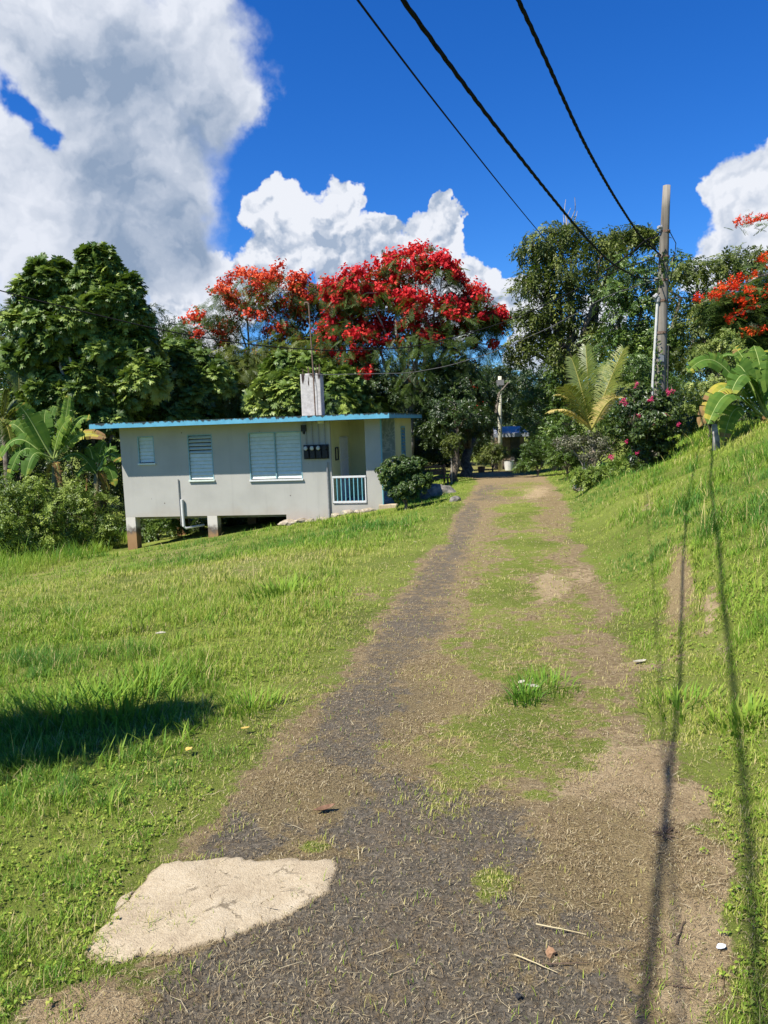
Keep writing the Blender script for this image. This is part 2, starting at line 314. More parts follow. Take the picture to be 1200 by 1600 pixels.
# dry clippings lying on the drive
sg = Geo()
def litter(n, y0, y1, p, l0, l1, wd):
    x, y = fan(n, y0, y1, p, .6); m = masks(x, y); xl, xr = edges(y)
    on = np.clip(np.minimum(x-xl+.75, xr-x+.8)/.7, 0, 1)
    pr = on*np.clip(.18+.9*m['straw']*(fbm(x, y, .25, 41, 3)*2.2-.55), 0, 1)*(1-.35*m['moss'])+.10*m['dirt']
    k = rng.random(n) < pr; x, y = x[k], y[k]; n = len(x)
    ln = l0+(l1-l0)*rng.random(n)**3; w = wd*(.5+rng.random(n))*(1+.2*np.clip(y-2, 0, 20)); a = rng.random(n)*np.pi*2
    z = H(x, y, True)-.012*m['asph'][k]; tilt = (rng.random(n)-.45)*.3*ln
    dx, dy = np.cos(a), np.sin(a); bend = (rng.random(n)-.5)*.5*ln
    P0 = np.stack([x-dx*ln/2, y-dy*ln/2, z+.003+.004*rng.random(n)], -1); P2 = np.stack([x+dx*ln/2, y+dy*ln/2, z+.005+np.maximum(0, tilt)], -1)
    P1 = (P0+P2)/2+np.stack([-dy*bend, dx*bend, .004+.1*ln*rng.random(n)], -1); S = np.stack([-dy*w/2, dx*w/2, 0*w], -1)
    V = np.stack([P0-S, P0+S, P1-S, P1+S, P2-S*.5, P2+S*.5], 1)
    v = rng.random(n); sg.add(V.reshape(-1, 3), (BLQ[None]+np.arange(n)[:, None, None]*6).reshape(-1, 4), None, np.repeat(v, 2))
litter(420000, 1.55, 8, 1.8, .005, .03, .0013)
litter(22000, 1.55, 8, 1.8, .03, .09, .0015)
litter(60000, 8, 24, 1.8, .03, .10, .0025)
STRAWM = leafmat('dry_straw', [(0, (0.08, 0.052, 0.024)), (.35, (0.176, 0.124, 0.064)), (.7, (0.336, 0.256, 0.136)), (1, (0.528, 0.448, 0.272))], .7, .2, .1, (0.32, 0.24, 0.08))
tag(sg.build('dry_clippings', STRAWM), 'dry straw coloured grass clippings strewn over the drive', 'straw', kind='stuff')
# ------------------------------------------------------------------ concrete patch
def concmat():
    m, nt, N, L = newmat('pale_concrete'); n = noise(N, L, 5, 6, rough=.7); f = noise(N, L, 60, 5, rough=.75); b = noise(N, L, 170, 3)
    r = ramp(N, [(.32, (.27, .205, .13)), (.5, (.42, .34, .22)), (.66, (.50, .42, .29))]); L.new(mixc(N, L, .45, n.outputs['Fac'], f.outputs['Fac']), r.inputs[0])
    tc = N.new('ShaderNodeTexCoord'); wv = N.new('ShaderNodeVectorMath'); wv.operation = 'MULTIPLY_ADD'; L.new(f.outputs['Color'], wv.inputs[0]); wv.inputs[1].default_value = (.05, .05, .05); L.new(tc.outputs['Object'], wv.inputs[2])
    v = N.new('ShaderNodeTexVoronoi'); v.feature = 'DISTANCE_TO_EDGE'; v.inputs['Scale'].default_value = 4.2; L.new(wv.outputs[0], v.inputs['Vector'])
    k = ramp(N, [(.0, (1, 1, 1)), (.03, (0, 0, 0))]); L.new(v.outputs['Distance'], k.inputs[0])
    g = ramp(N, [(.50, (0, 0, 0)), (.56, (.85, .85, .85))]); L.new(n.outputs['Fac'], g.inputs[0])
    ck = math_(N, L, 'MULTIPLY', k.outputs[0], g.outputs[0]); sp = ramp(N, [(.70, (0, 0, 0)), (.76, (.7, .7, .7))]); L.new(f.outputs['Fac'], sp.inputs[0])
    c = mixc(N, L, sp.outputs[0], r.outputs[0], (.17, .13, .08)); c = mixc(N, L, ck, c, (.10, .075, .045))
    ea = N.new('ShaderNodeAttribute'); ea.attribute_name = 'edge'; es = math_(N, L, 'ADD', ea.outputs['Fac'], mixc(N, L, .5, n.outputs['Fac'], f.outputs['Fac'])); mr_ = N.new('ShaderNodeMapRange'); L.new(es, mr_.inputs['Value']); mr_.inputs['From Min'].default_value = .95; mr_.inputs['From Max'].default_value = 1.45; mr_.inputs['To Max'].default_value = .9; c = mixc(N, L, mr_.outputs[0], c, (.20, .15, .085))
    principled(N, L, c, .95, .15, mixc(N, L, .5, f.outputs['Fac'], b.outputs['Fac']), .8, .012); return m
CONC = concmat()
cpts = [(128, 1493), (168, 1440), (212, 1392), (248, 1352), (300, 1346), (350, 1338), (400, 1343), (455, 1340), (498, 1344), (528, 1342), (526, 1366), (512, 1392), (480, 1412), (440, 1436), (400, 1450), (352, 1470), (310, 1478), (262, 1492), (222, 1496), (178, 1512), (150, 1508)]
def slab(name, pts, mat, label, cat, h=.004, rough=.006, group=None):
    W = np.array([gp(*q) for q in pts]); res = []
    for i in range(len(W)):
        a, b = W[i], W[(i+1) % len(W)]; n = max(2, int(np.linalg.norm(b-a)/.009))
        for t in np.arange(n)/n:
            p = (a+(b-a)*t).copy(); p[:2] += (vn(p[0], p[1], .05, 3)-.5)*rough*2.2+(vn(p[0], p[1], .03, 6)-.5)*.016+(vn(p[0]+9, p[1], .02, 8)-.5)*np.array([.0, .014]); res.append(p)
    R_ = np.array(res); c = R_.mean(0); rings = [1, .96, .88, .75, .55, .3]; geo = Geo(); n = len(R_); V = []
    for k, s in enumerate([1]+rings):
        P = c+(R_-c)*s; P[:, 2] = H(P[:, 0], P[:, 1], True)-.012*masks(P[:, 0], P[:, 1])['asph']
        if k == 0: P[:, 2] -= .04
        else: P[:, 2] += (.000 if k == 1 else .0075 if k == 2 else .012)+(.003 if k == 1 else .006)*(fbm(P[:, 0], P[:, 1], .12, 6)-.5)
        V.append(P)
    c2 = c.copy(); c2[2] = V[-1][:, 2].mean(); V = np.vstack(V+[c2[None]]); Q = []; T = []
    for k in range(6):
        for i in range(n): Q.append([k*n+i, k*n+(i+1) % n, (k+1)*n+(i+1) % n, (k+1)*n+i])
    for i in range(n): T.append([6*n+i, 6*n+(i+1) % n, 7*n])
    geo.add(V, Q, T); o = geo.build(name, mat, smooth=True, off=c); o.location = tuple(c)
    ev = np.concatenate([np.full(n, v_) for v_ in (1, .95, .55, .2, .0, .0, .0)]+[[0.]]); at_ = o.data.attributes.new('edge', 'FLOAT', 'POINT'); at_.data.foreach_set('value', ev.astype(np.float32)); return tag(o, label, cat, group)
slab('concrete_patch', cpts, CONC, 'pale rough concrete patch set in the near left edge of the drive', 'concrete patch')
eg = Geo(); EP = np.array([gp(*q) for q in cpts])
for a_, b_ in ((0, 1), (1, 2), (2, 3), (3, 4), (4, 5), (17, 18), (19, 20)):
    t = rng.random(26); P = EP[a_]+(EP[b_]-EP[a_])*t[:, None]+rng.normal(size=(26, 3))*[.012, .012, 0]; blades(eg, P[:, 0], P[:, 1], .015+.035*rng.random(26), np.full(26, .003), .4+.6*rng.random(26), .2+.5*rng.random(26))
tag(eg.build('edge_grass', GRASS), 'short grass creeping over the left and top edge of the concrete patch', 'grass', kind='stuff')
slab('concrete_fragment', [(176, 1425), (190, 1404), (210, 1394), (205, 1408), (188, 1424)], CONC, 'small broken concrete piece at the grass edge beside the pale patch', 'concrete piece', .02)
# ------------------------------------------------------------------ small things on the ground
def blob(name, mat, p, s, label, cat, group=None, seed=0, parent=None, sink=.3, n=2):
    import bmesh
    bm = bmesh.new(); bmesh.ops.create_icosphere(bm, subdivisions=n, radius=1)
    r = np.random.default_rng(seed); o1 = r.random(3)*50
    from mathutils import noise as mn
    for v in bm.verts:
        d = mn.noise(Vector(v.co*1.3)+Vector(o1))*.45+mn.noise(Vector(v.co*3)+Vector(o1))*.15
        v.co *= 1+d; v.co.z = max(v.co.z, -.6); v.co.x *= s[0]; v.co.y *= s[1]; v.co.z *= s[2]
    me = bpy.data.meshes.new(name); bm.to_mesh(me); bm.free(); me.materials.append(mat)
    o = bpy.data.objects.new(name, me); COL.objects.link(o); o.location = (p[0], p[1], p[2]+s[2]*(.6-sink)); o.rotation_euler = (0, 0, r.random()*6)
    return tag(o, label, cat, group)
STONE_R = simple('reddish_stone', (0.24, 0.128, 0.064), (0.36, 0.224, 0.128), 40, .9)
STONE_D = simple('dark_stone', (0.016, 0.016, 0.0176), (0.048, 0.048, 0.048), 40, .8)
STONE_G = simple('grey_boulder', (0.08, 0.076, 0.068), (0.24, 0.216, 0.176), 5, .95, .2, .6)
STONE_L = simple('limestone_rubble', (0.24, 0.192, 0.128), (0.416, 0.36, 0.272), 9, .95, .2, .6)
blob('stone', STONE_R, gp(861, 1490), (0.0176, 0.016, 0.016), 'small orange brown stone lying on the straw strewn drive', 'stone', seed=2)
blob('stone', STONE_D, gp(810, 1557), (0.0104, 0.0096, 0.008), 'tiny black stone on the drive near the bottom edge', 'stone', seed=4)
def curled_leaf(name, p, L_, W_, curl, rz, mat, label, cat, group=None):
    geo = Geo(); n = 9; V = []; Q = []
    for i in range(n):
        t = i/(n-1); w = W_*math.sin(math.pi*min(.98, max(.04, t)))**.8*.5; x = (t-.5)*L_; z = curl*L_*(2*t-1)**2*.5
        for s in (-1, 0, 1): V.append([x, s*w, z+abs(s)*w*.8*curl*3+.004])
    for i in range(n-1):
        for j in (0, 1): Q.append([i*3+j, i*3+3+j, i*3+4+j, i*3+1+j])
    geo.add(V, Q, None, .5); o = geo.build(name, mat, smooth=True); o.location = tuple(p); o.rotation_euler = (0, 0, rz)
    sd = o.modifiers.new('thickness', 'SOLIDIFY'); sd.thickness = .0015
    return tag(o, label, cat, group)
BROWN = simple('brown_leaf', (.14, .075, .04), (.26, .15, .09), 30, .7)
PALE = simple('pale_leaf', (.34, .31, .22), (.52, .48, .36), 30, .8)
YELL = simple('yellow_leaf', (0.496, 0.336, 0.064), (0.6, 0.48, 0.16), 30, .6)
PAPER = simple('white_scrap', (0.576, 0.592, 0.624), (0.68, 0.688, 0.704), 30, .6)
curled_leaf('dry_leaf', gp(508, 1268)+[0, 0, .004], .10, .036, .30, .5, BROWN, 'curled brown dry leaf on the drive above the concrete patch', 'dry leaf')
curled_leaf('fallen_leaf', gp(833, 1083)+[0, 0, .04], .09, .045, .15, -.6, PALE, 'right pale leaf caught on the dark grass tuft in the middle of the drive', 'leaf')
curled_leaf('fallen_leaf', gp(815, 1077)+[0, 0, .04], .07, .035, .25, .9, PALE, 'left pale leaf caught on the dark grass tuft in the middle of the drive', 'leaf')
curled_leaf('fallen_leaf', gp(1000, 1037)+[0, 0, .01], .11, .04, .2, .3, PALE, 'whitish curled leaf at the right edge of the drive under the bank', 'leaf')
curled_leaf('fallen_leaf', gp(384, 1147)+[0, 0, .03], .05, .025, .2, .3, YELL, 'pale yellow leaf on the lawn right of the dark tree shade', 'leaf')
curled_leaf('fallen_leaf', gp(296, 1181)+[0, 0, .03], .05, .035, .25, 1.3, YELL, 'orange yellow leaf on the lawn below the dark tree shade', 'leaf')
curled_leaf('fallen_leaf', gp(252, 1001)+[0, 0, .06], .09, .06, .2, .2, PALE, 'pale pinkish leaf lying alone in the middle of the left lawn', 'leaf')
curled_leaf('paper_scrap', gp(1127, 1486)+[0, 0, .006], .035, .022, .35, .4, PAPER, 'crumpled white paper scrap on the grass edge at lower right', 'litter')
TW = simple('twig_bark', (.07, .045, .03), (.16, .11, .07), 40, .9)
def twig(px0, py0, px1, py1, r, label, mat=None):
    a, b = gp(px0, py0), gp(px1, py1); t = np.linspace(0, 1, 7)[:, None]; P = a+(b-a)*t; P[:, 2] = H(P[:, 0], P[:, 1], True)+r+.002; P[:, 0] += (rng.random(7)-.5)*.006
    geo = Geo(); geo.tube(P, np.linspace(r, r*.4, 7), 5); o = geo.build('twig', mat or TW, off=a); o.location = tuple(a); tag(o, label, 'twig')
STR = simple('straw_stalk', (0.4, 0.32, 0.16), (0.496, 0.416, 0.24), 40, .8)
twig(845, 1512, 918, 1508, .003, 'thin dark twig on the drive below the orange brown stone')
twig(838, 1448, 915, 1464, .003, 'long pale straw stalk on the drive above the orange brown stone', STR)
twig(1056, 1478, 1070, 1442, .004, 'short dark twig on the bare earth left of the white paper scrap')
twig(1050, 1545, 1100, 1549, .003, 'dark twig on the bare earth near the bottom right corner')
twig(805, 1494, 870, 1522, .0025, 'pale bent stalk on the drive just left of the orange brown stone', STR)
# root stub
dm = gp(1037, 1304); geo = Geo()
for k in range(14):
    a = rng.random()*6.28; q = dm+[.03*math.cos(a)*rng.random(), .03*math.sin(a)*rng.random(), .004]; geo.tube([q, q+[.03*math.cos(a), .02*math.sin(a), .02*rng.random()], q+[.05*math.cos(a), .03*math.sin(a), .004]], [.004, .003, .0015], 5)
o = geo.build('weed_root', TW, off=dm); o.location = tuple(dm); tag(o, 'dark uprooted weed root on the bare earth at right of the drive', 'weed root')
# grass tussocks one can single out
def tussock(px, py, n, h, spread, v0, v1, label, wd=.014):
    c = gp(px, py); a = rng.random(n)*6.283; r = spread*rng.random(n)**.6; x = c[0]+r*np.cos(a); y = c[1]+r*np.sin(a)
    geo = Geo(); blades(geo, x, y, h*(.45+.65*rng.random(n)), wd*(.6+.7*rng.random(n)), .3+.75*rng.random(n), v0+(v1-v0)*rng.random(n), az=a-np.pi/2+(rng.random(n)-.5)*1.2)
    o = geo.build('grass_tussock', GRASS, off=c); o.location = tuple(c); tag(o, label, 'grass tuft')
tussock(820, 1095, 130, .15, .13, .8, 1, 'dark green grass tuft with pale leaves in the middle of the drive', .009)
tussock(850, 1075, 150, .12, .25, .7, .95, 'low dark grass tuft behind the leaf strewn tuft on the drive', .008)
tussock(440, 930, 180, .24, .5, .6, .85, 'bright tall grass tussock alone on the left lawn below the house', .022)
tussock(180, 1110, 260, .24, .42, .62, .92, 'tall bright green grass tussock beside the dark tree shade', .014)
tussock(90, 1120, 220, .22, .40, .6, .9, 'tall grass tussock at the left edge in front of the dark tree shade', .014)
tussock(230, 1075, 120, .24, .3, .6, .9, 'leaning grass tussock rising behind the dark tree shade', .012)
tussock(390, 1110, 120, .16, .22, .6, .9, 'green grass tuft at the left verge right of the dark tree shade', .010)
tussock(1060, 1110, 90, .13, .25, .6, .9, 'upright green grass tuft at the foot of the right bank', .011)
tussock(1160, 1130, 120, .13, .18, .5, .8, 'broad leaved grass tuft on the right bank beside the cable shadow', .016)
# ================================================================== HOUSE
HO = np.array([-.03, 23.35, -1.17]); HRZ = -math.atan2(1.37, 8.75)
def wallmat(name, base, dirt=(.35, .30, .24)):
    m, nt, N, L = newmat(name); n = noise(N, L, 1.1, 6); f = noise(N, L, 14, 6)
    r = ramp(N, [(.3, tuple(v*.88 for v in base)), (.6, base)]); L.new(n.outputs['Fac'], r.inputs[0])
    r2 = ramp(N, [(.60, (0, 0, 0)), (.80, (.35, .35, .35))]); L.new(f.outputs['Fac'], r2.inputs[0])
    c = mixc(N, L, r2.outputs[0], r.outputs[0], dirt)
    # splash dirt along the foot of the wall
    tc = N.new('ShaderNodeTexCoord'); sx = N.new('ShaderNodeSeparateXYZ'); L.new(tc.outputs['Object'], sx.inputs[0])
    z = math_(N, L, 'MULTIPLY_ADD', n.outputs['Fac'], .9, sx.outputs['Z'])
    mr = N.new('ShaderNodeMapRange'); L.new(z, mr.inputs['Value']); mr.inputs['From Min'].default_value = .05; mr.inputs['From Max'].default_value = .75; mr.inputs['To Min'].default_value = .6; mr.inputs['To Max'].default_value = 0
    c = mixc(N, L, mr.outputs[0], c, (.42, .33, .24))
    mp = N.new('ShaderNodeMapping'); mp.inputs['Scale'].default_value = (4.5, 4.5, .22); L.new(tc.outputs['Object'], mp.inputs[0])
    sk = N.new('ShaderNodeTexNoise'); sk.inputs['Scale'].default_value = 1; sk.inputs['Detail'].default_value = 7; sk.inputs['Roughness'].default_value = .65; L.new(mp.outputs[0], sk.inputs['Vector'])
    kr = ramp(N, [(.54, (0, 0, 0)), (.72, (.26, .26, .26))]); L.new(sk.outputs['Fac'], kr.inputs[0]); c = mixc(N, L, kr.outputs[0], c, tuple(v*.62 for v in base))
    pv = N.new('ShaderNodeTexVoronoi'); pv.inputs['Scale'].default_value = 1.6; L.new(tc.outputs['Object'], pv.inputs['Vector']); pk = ramp(N, [(.03, (.8, .8, .8)), (.045, (0, 0, 0))]); L.new(pv.outputs['Distance'], pk.inputs[0]); c = mixc(N, L, pk.outputs[0], c, (.10, .085, .07))
    b = noise(N, L, 60, 4); principled(N, L, c, .85, .2, b.outputs['Fac'], .15, .01); return m
WALL = wallmat('painted_render_wall', (.415, .40, .355)); YWALL = wallmat('yellow_render_wall', (.60, .585, .32), (.48, .45, .22))
def fasciamat():
    m, nt, N, L = newmat('blue_fascia_paint'); n = noise(N, L, 4, 6, rough=.7)
    mp = N.new('ShaderNodeMapping'); tc = N.new('ShaderNodeTexCoord'); mp.inputs['Scale'].default_value = (9, 9, 1.2); L.new(tc.outputs['Object'], mp.inputs[0])
    st = N.new('ShaderNodeTexNoise'); st.inputs['Scale'].default_value = 1; st.inputs['Detail'].default_value = 6; L.new(mp.outputs[0], st.inputs['Vector'])
    sx = N.new('ShaderNodeSeparateXYZ'); L.new(tc.outputs['Object'], sx.inputs[0])
    zt = math_(N, L, 'MULTIPLY_ADD', sx.outputs['Z'], 4.2, -12.55)       # mould creeping down from the top edge
    f = math_(N, L, 'ADD', st.outputs['Fac'], zt); r = ramp(N, [(.56, (0, 0, 0)), (.68, (1, 1, 1))]); L.new(f, r.inputs[0])
    r1 = ramp(N, [(.3, (0.08, 0.288, 0.4)), (.7, (0.136, 0.4, 0.544))]); L.new(n.outputs['Fac'], r1.inputs[0])
    principled(N, L, mixc(N, L, r.outputs[0], r1.outputs[0], (.03, .045, .045)), .6, .3); return m
FASC = fasciamat()
BLUE = simple('turquoise_paint', (0.128, 0.336, 0.4), (0.176, 0.416, 0.48), 8, .55)
LOUV = simple('pale_green_louvre_paint', (.57, .63, .54), (.66, .71, .62), 8, .45, .5, .1)
WHITE = simple('white_enamel', (0.576, 0.576, 0.56), (0.656, 0.656, 0.64), 12, .5)
ROOFC = simple('weathered_concrete_roof', (0.096, 0.092, 0.08), (0.272, 0.256, 0.224), 2.5, .95, .2, .5)
CONCW = simple('raw_concrete', (0.288, 0.272, 0.24), (0.416, 0.392, 0.344), 4, .95, .2, .4)
DARK = simple('painted_dark_void', (0.04, 0.04, 0.036), (0.08, 0.076, 0.068), 3, .95)  # near-black colour standing in for unlit rooms, also worn by the hut door
METAL = simple('galvanised_pipe', (0.224, 0.224, 0.224), (0.336, 0.336, 0.328), 20, .5, .5, .1, metal=.4)
BLACK = simple('black_bakelite', (0.0096, 0.0096, 0.0104), (0.028, 0.028, 0.0288), 20, .5)
RUST = simple('rusty_steel', (0.096, 0.048, 0.028), (0.224, 0.16, 0.12), 40, .85)
PVC = simple('white_pvc', (0.576, 0.568, 0.528), (0.656, 0.648, 0.616), 10, .4)
FRAME = simple('faded_teal_frame', (.20, .34, .36), (.28, .42, .43), 8, .55)
def glassy(name, c):
    m, nt, N, L = newmat(name); principled(N, L, c, .08, .6); return m
GLASS = glassy('meter_glass', (.45, .47, .47))
def muralmat():                             # painted marbling on the porch wall
    m, nt, N, L = newmat('marbled_paint'); n = noise(N, L, 1.3, 8, rough=.7); tc = N.new('ShaderNodeTexCoord')
    w = N.new('ShaderNodeTexNoise'); w.inputs['Scale'].default_value = 1.5; w.inputs['Detail'].default_value = 5; w.inputs['Distortion'].default_value = 2.5; L.new(tc.outputs['Object'], w.inputs['Vector'])
    r = ramp(N, [(.3, (.16, .20, .17)), (.47, (.28, .34, .29)), (.5, (.46, .50, .44)), (.54, (.26, .32, .28)), (.75, (.20, .25, .22))]); L.new(w.outputs['Fac'], r.inputs[0])
    r2 = ramp(N, [(.62, (0, 0, 0)), (.7, (.6, .6, .6))]); L.new(n.outputs['Fac'], r2.inputs[0])
    principled(N, L, mixc(N, L, r2.outputs[0], r.outputs[0], (.36, .33, .18)), .5, .4); return m
MURAL = muralmat()
def stiltmat():
    m, nt, N, L = newmat('stained_concrete_stilt'); n = noise(N, L, 6, 6); tc = N.new('ShaderNodeTexCoord'); sx = N.new('ShaderNodeSeparateXYZ'); L.new(tc.outputs['Object'], sx.inputs[0])
    z = math_(N, L, 'MULTIPLY_ADD', n.outputs['Fac'], .5, sx.outputs['Z']); r = ramp(N, [(0, (.24, .13, .06)), (.5, (.32, .19, .09)), (.62, (.12, .10, .08)), (.75, (.56, .52, .45))])
    mr = N.new('ShaderNodeMapRange'); mr.inputs['From Min'].default_value = -1.1; mr.inputs['From Max'].default_value = .35; L.new(z, mr.inputs['Value']); L.new(mr.outputs[0], r.inputs[0])
    principled(N, L, r.outputs[0], .9, .2, n.outputs['Fac'], .3); return m
STILT = stiltmat()
house = thing('house', HO, 'single storey pale concrete house on stilts with turquoise roof edge', 'house', rz=HRZ); house.scale = (.958, 1, 1)
def wall_holes(geo, x0, x1, z0, z1, y0, y1, holes):
    xs = sorted({x0, x1, *[h[0] for h in holes], *[h[1] for h in holes]}); zs = sorted({z0, z1, *[h[2] for h in holes], *[h[3] for h in holes]})
    for a, b in zip(xs[:-1], xs[1:]):
        run = None
        for c, d in list(zip(zs[:-1], zs[1:]))+[(None, None)]:
            solid = c is not None and not any(h[0] < (a+b)/2 < h[1] and h[2] < (c+d)/2 < h[3] for h in holes)
            if solid: run = (run[0], d) if run else (c, d)
            elif run: geo.box(a, b, y0, y1, *run); run = None
ZT = 2.90; LX = -8.86; W1 = (-8.24, -7.66, 1.74, 2.60); W2 = (-6.48, -5.62, 1.16, 2.60); W3 = (-4.38, -2.60, 1.12, 2.60)
w = Geo(); wall_holes(w, LX, -1.64, 0, ZT, 0, .15, [W1, W2, W3])
w.box(LX, LX+.15, .15, 8, 0, ZT); w.box(LX, -.2, 7.85, 8.0, 0, ZT-.001)
w.box(-3.22, -1.64, 0, .15, -1.0, 0); w.box(-1.64, 0, 0, .15, -1.0, .30)          # wall carried down to the ground at the porch end
w.box(-.5, 0, 0, .15, .30, ZT)                                                      # corner pillar
w.build('wall', WALL, house)
y_ = Geo(); y_.box(-1.78, -1.64, .15, 3.2, .25, ZT-.002); y_.box(-1.64, -.93, 3.05, 3.2, .25, ZT-.002)
wall_h = Geo()
def side_wall():
    # right hand wall of the rear rooms with its slot window
    y0, y1, a, b, c, d = 3.2, 8.0, 4.75, 5.75, .9, 2.55
    for (p, q, r, s) in ((y0, a, -1, ZT-.002), (b, y1, -1, ZT-.002), (a, b, -1, c), (a, b, d, ZT-.002)): y_.box(-.15, 0.02, p, q, r, s)
side_wall(); y_.build('porch_wall', YWALL, house)
mu = Geo(); mu.box(-.93, .02, 3.02, 3.2, -.9, ZT-.003); mu.build('wall_panel', MURAL, house)
po = Geo(); po.box(.002, .03, -.012, .165, -.95, ZT-.01); po.build('corner_post', BLUE, house)
fl = Geo(); fl.box(LX+.16, -1.66, .6, 7.84, -.14, -.004); fl.box(-1.64, .01, .15, 3.0, -.9, .25); fl.build('floor_slab', CONCW, house)
ce = Geo(); ce.box(-9.42, .40, -.78, 8.6, ZT, 3.035); rf = ce.build('roof', ROOFC, house)
fa = Geo(); fa.box(-9.42, .40, -.81, -.78, ZT-.01, 3.05); fa.box(.40, .43, -.81, 8.6, ZT-.01, 3.05); fa.box(-9.45, -9.42, -.81, 8.6, ZT-.01, 3.05); fa.build('fascia', FASC, rf)
# leaf litter and dirt on the roof edge
lg = Geo(); n = 140; xx = -9.3+9.6*rng.random(n); yy = -.7+2.5*rng.random(n)**2; P = np.stack([xx, yy, 3.04+.02*rng.random(n)], -1)
TL = (np.array([[-.5, 0, 0], [0, -.25, .08], [.5, 0, 0], [0, .25, .08]]), np.array([[0, 1, 2, 3]]))
scatter(lg, TL, P, frames(np.stack([rng.normal(0, .4, n), rng.normal(0, .4, n), np.ones(n)], -1), rng.normal(size=(n, 3))), .03+.05*rng.random(n)**2, rng.random(n))
lo = lg.build('leaf_litter', leafmat('roof_leaf_litter', [(0, (.05, .035, .02)), (.6, (.12, .09, .05)), (1, (.10, .14, .05))], .8, .2, .1), rf)
lo['kind'] = 'stuff'
# louvred windows
def window(x0, x1, z0, z1, mull, open_from):
    f = Geo(); t = .032; y0, y1 = .03, .09
    f.box(x0, x0+t, -.008, y1, z0, z1); f.box(x1-t, x1, -.008, y1, z0, z1); f.box(x0+t, x1-t, -.008, y1, z1-t, z1)
    xs = [x0+t, x1-t]
    if mull: m_ = (x0+x1)/2; f.box(m_-.018, m_+.018, .0, y1, z0+.02, z1-t); xs = [x0+t, m_-.018, m_+.018, x1-t]
    wd = f.build('window', FRAME, house)
    s = Geo(); s.box(x0-.02, x1+.02, -.055, .02, z0-.05, z0+.0); s.build('sill', WHITE if mull else LOUV, wd)
    for a, b in zip(xs[::2], xs[1::2]):
        lv = Geo(); n = int(round((z1-t-z0-.02)/.118)); hgt = (z1-t-z0-.02)/n
        for k in range(n):
            zc = z0+.02+(k+.5)*hgt; op = open_from is not None and k >= open_from*n
            ang = math.radians(52 if op else 20)
            c, s_ = math.cos(ang), math.sin(ang); M = np.array([[1, 0, 0], [0, c, s_], [0, -s_, c]])
            lv.box(a+.004, b-.004, -.006, .006, -hgt*.5, hgt*.5, M, (0, .055, zc))
        lv.build('louvre_blades', LOUV, wd)
    bk = Geo(); bk.box(x0+.001, x1-.001, .135, .148, z0+.001, z1-.001); bk.build('room_shade_panel', DARK, wd)  # dark sheet: the shade of the unlit room put into its colour
window(*W1, False, None); window(*W2, False, .52); window(*W3, True, None)
# slot window in the side wall
sw = Geo(); sw.box(.021, .045, 4.70, 4.76, .86, 2.60); sw.box(.021, .045, 5.74, 5.80, .86, 2.60); sw.box(.021, .045, 4.76, 5.74, 2.55, 2.60); sw.box(.021, .045, 4.76, 5.74, .86, .91); so = sw.build('window', BLUE, house)
lv = Geo()
for k in range(13):
    zc = .97+k*.122; ang = math.radians(50 if k > 4 else 12); c, s_ = math.cos(ang), math.sin(ang); M = np.array([[c, 0, -s_], [0, 1, 0], [s_, 0, c]])
    lv.box(-.006, .006, 4.79, 5.71, -.062, .062, M, (.0, 0, zc))
lv.build('louvre_blades', BLUE, so); bk = Geo(); bk.box(-.13, -.12, 4.75, 5.75, .9, 2.55); bk.build('room_shade_panel', DARK, so)  # the panel behind these blades is painted dark for the unlit room
# stilts
for (x, y, zb) in ((LX+.17, .17, -1.3), (-5.78, .17, -1.0), (LX+.17, 4, -1.7), (-5.78, 4, -1.4), (-3.0, 4, -1.2), (LX+.17, 7.7, -2.), (-5.78, 7.7, -1.8)):
    s = Geo(); s.box(x-.17, x+.17, y-.17 if y < 1 else y-.15, y+.15, zb, -.002 if y < 1 else -.14); s.build('stilt', STILT, house)
# dirt bank under the floor slab
# porch fittings
dr = Geo(); dr.box(-1.64, -1.60, 1.35, 2.45, .26, 2.35); do = dr.build('door', WHITE, house)
gr = Geo()
for k in range(7): gr.box(-1.585, -1.57, 1.40+k*.16, 1.42+k*.16, .3, 2.3)
for z in (.3, .95, 1.6, 2.28): gr.box(-1.568, -1.556, 1.36, 2.42, z, z+.03)
gr.build('grille', WHITE, do)
pf = Geo(); pf.box(-1.64, -1.60, .62, .66, 1.62, 2.04); pf.box(-1.64, -1.60, 1.0, 1.04, 1.62, 2.04); pf.box(-1.64, -1.60, .66, 1.0, 1.62, 1.66); pf.box(-1.64, -1.60, .66, 1.0, 2.0, 2.04); pf.build('picture_frame', BLACK, house)
rl = Geo(); rl.box(-1.62, -.52, -.035, .015, 1.11, 1.17); rl.box(-1.62, -.52, -.035, .015, .33, .39); rl.box(-1.62, -1.585, -.03, .01, .39, 1.11); rl.box(-.555, -.52, -.03, .01, .39, 1.11)
ra = rl.build('railing', WHITE, house)
for k in range(7):
    b = Geo(); x = -1.47+k*.137; b.tube([[x, -.01, .385], [x, -.01, .75], [x, -.01, 1.115]], .019, 8); b.build('baluster', BLUE, ra)
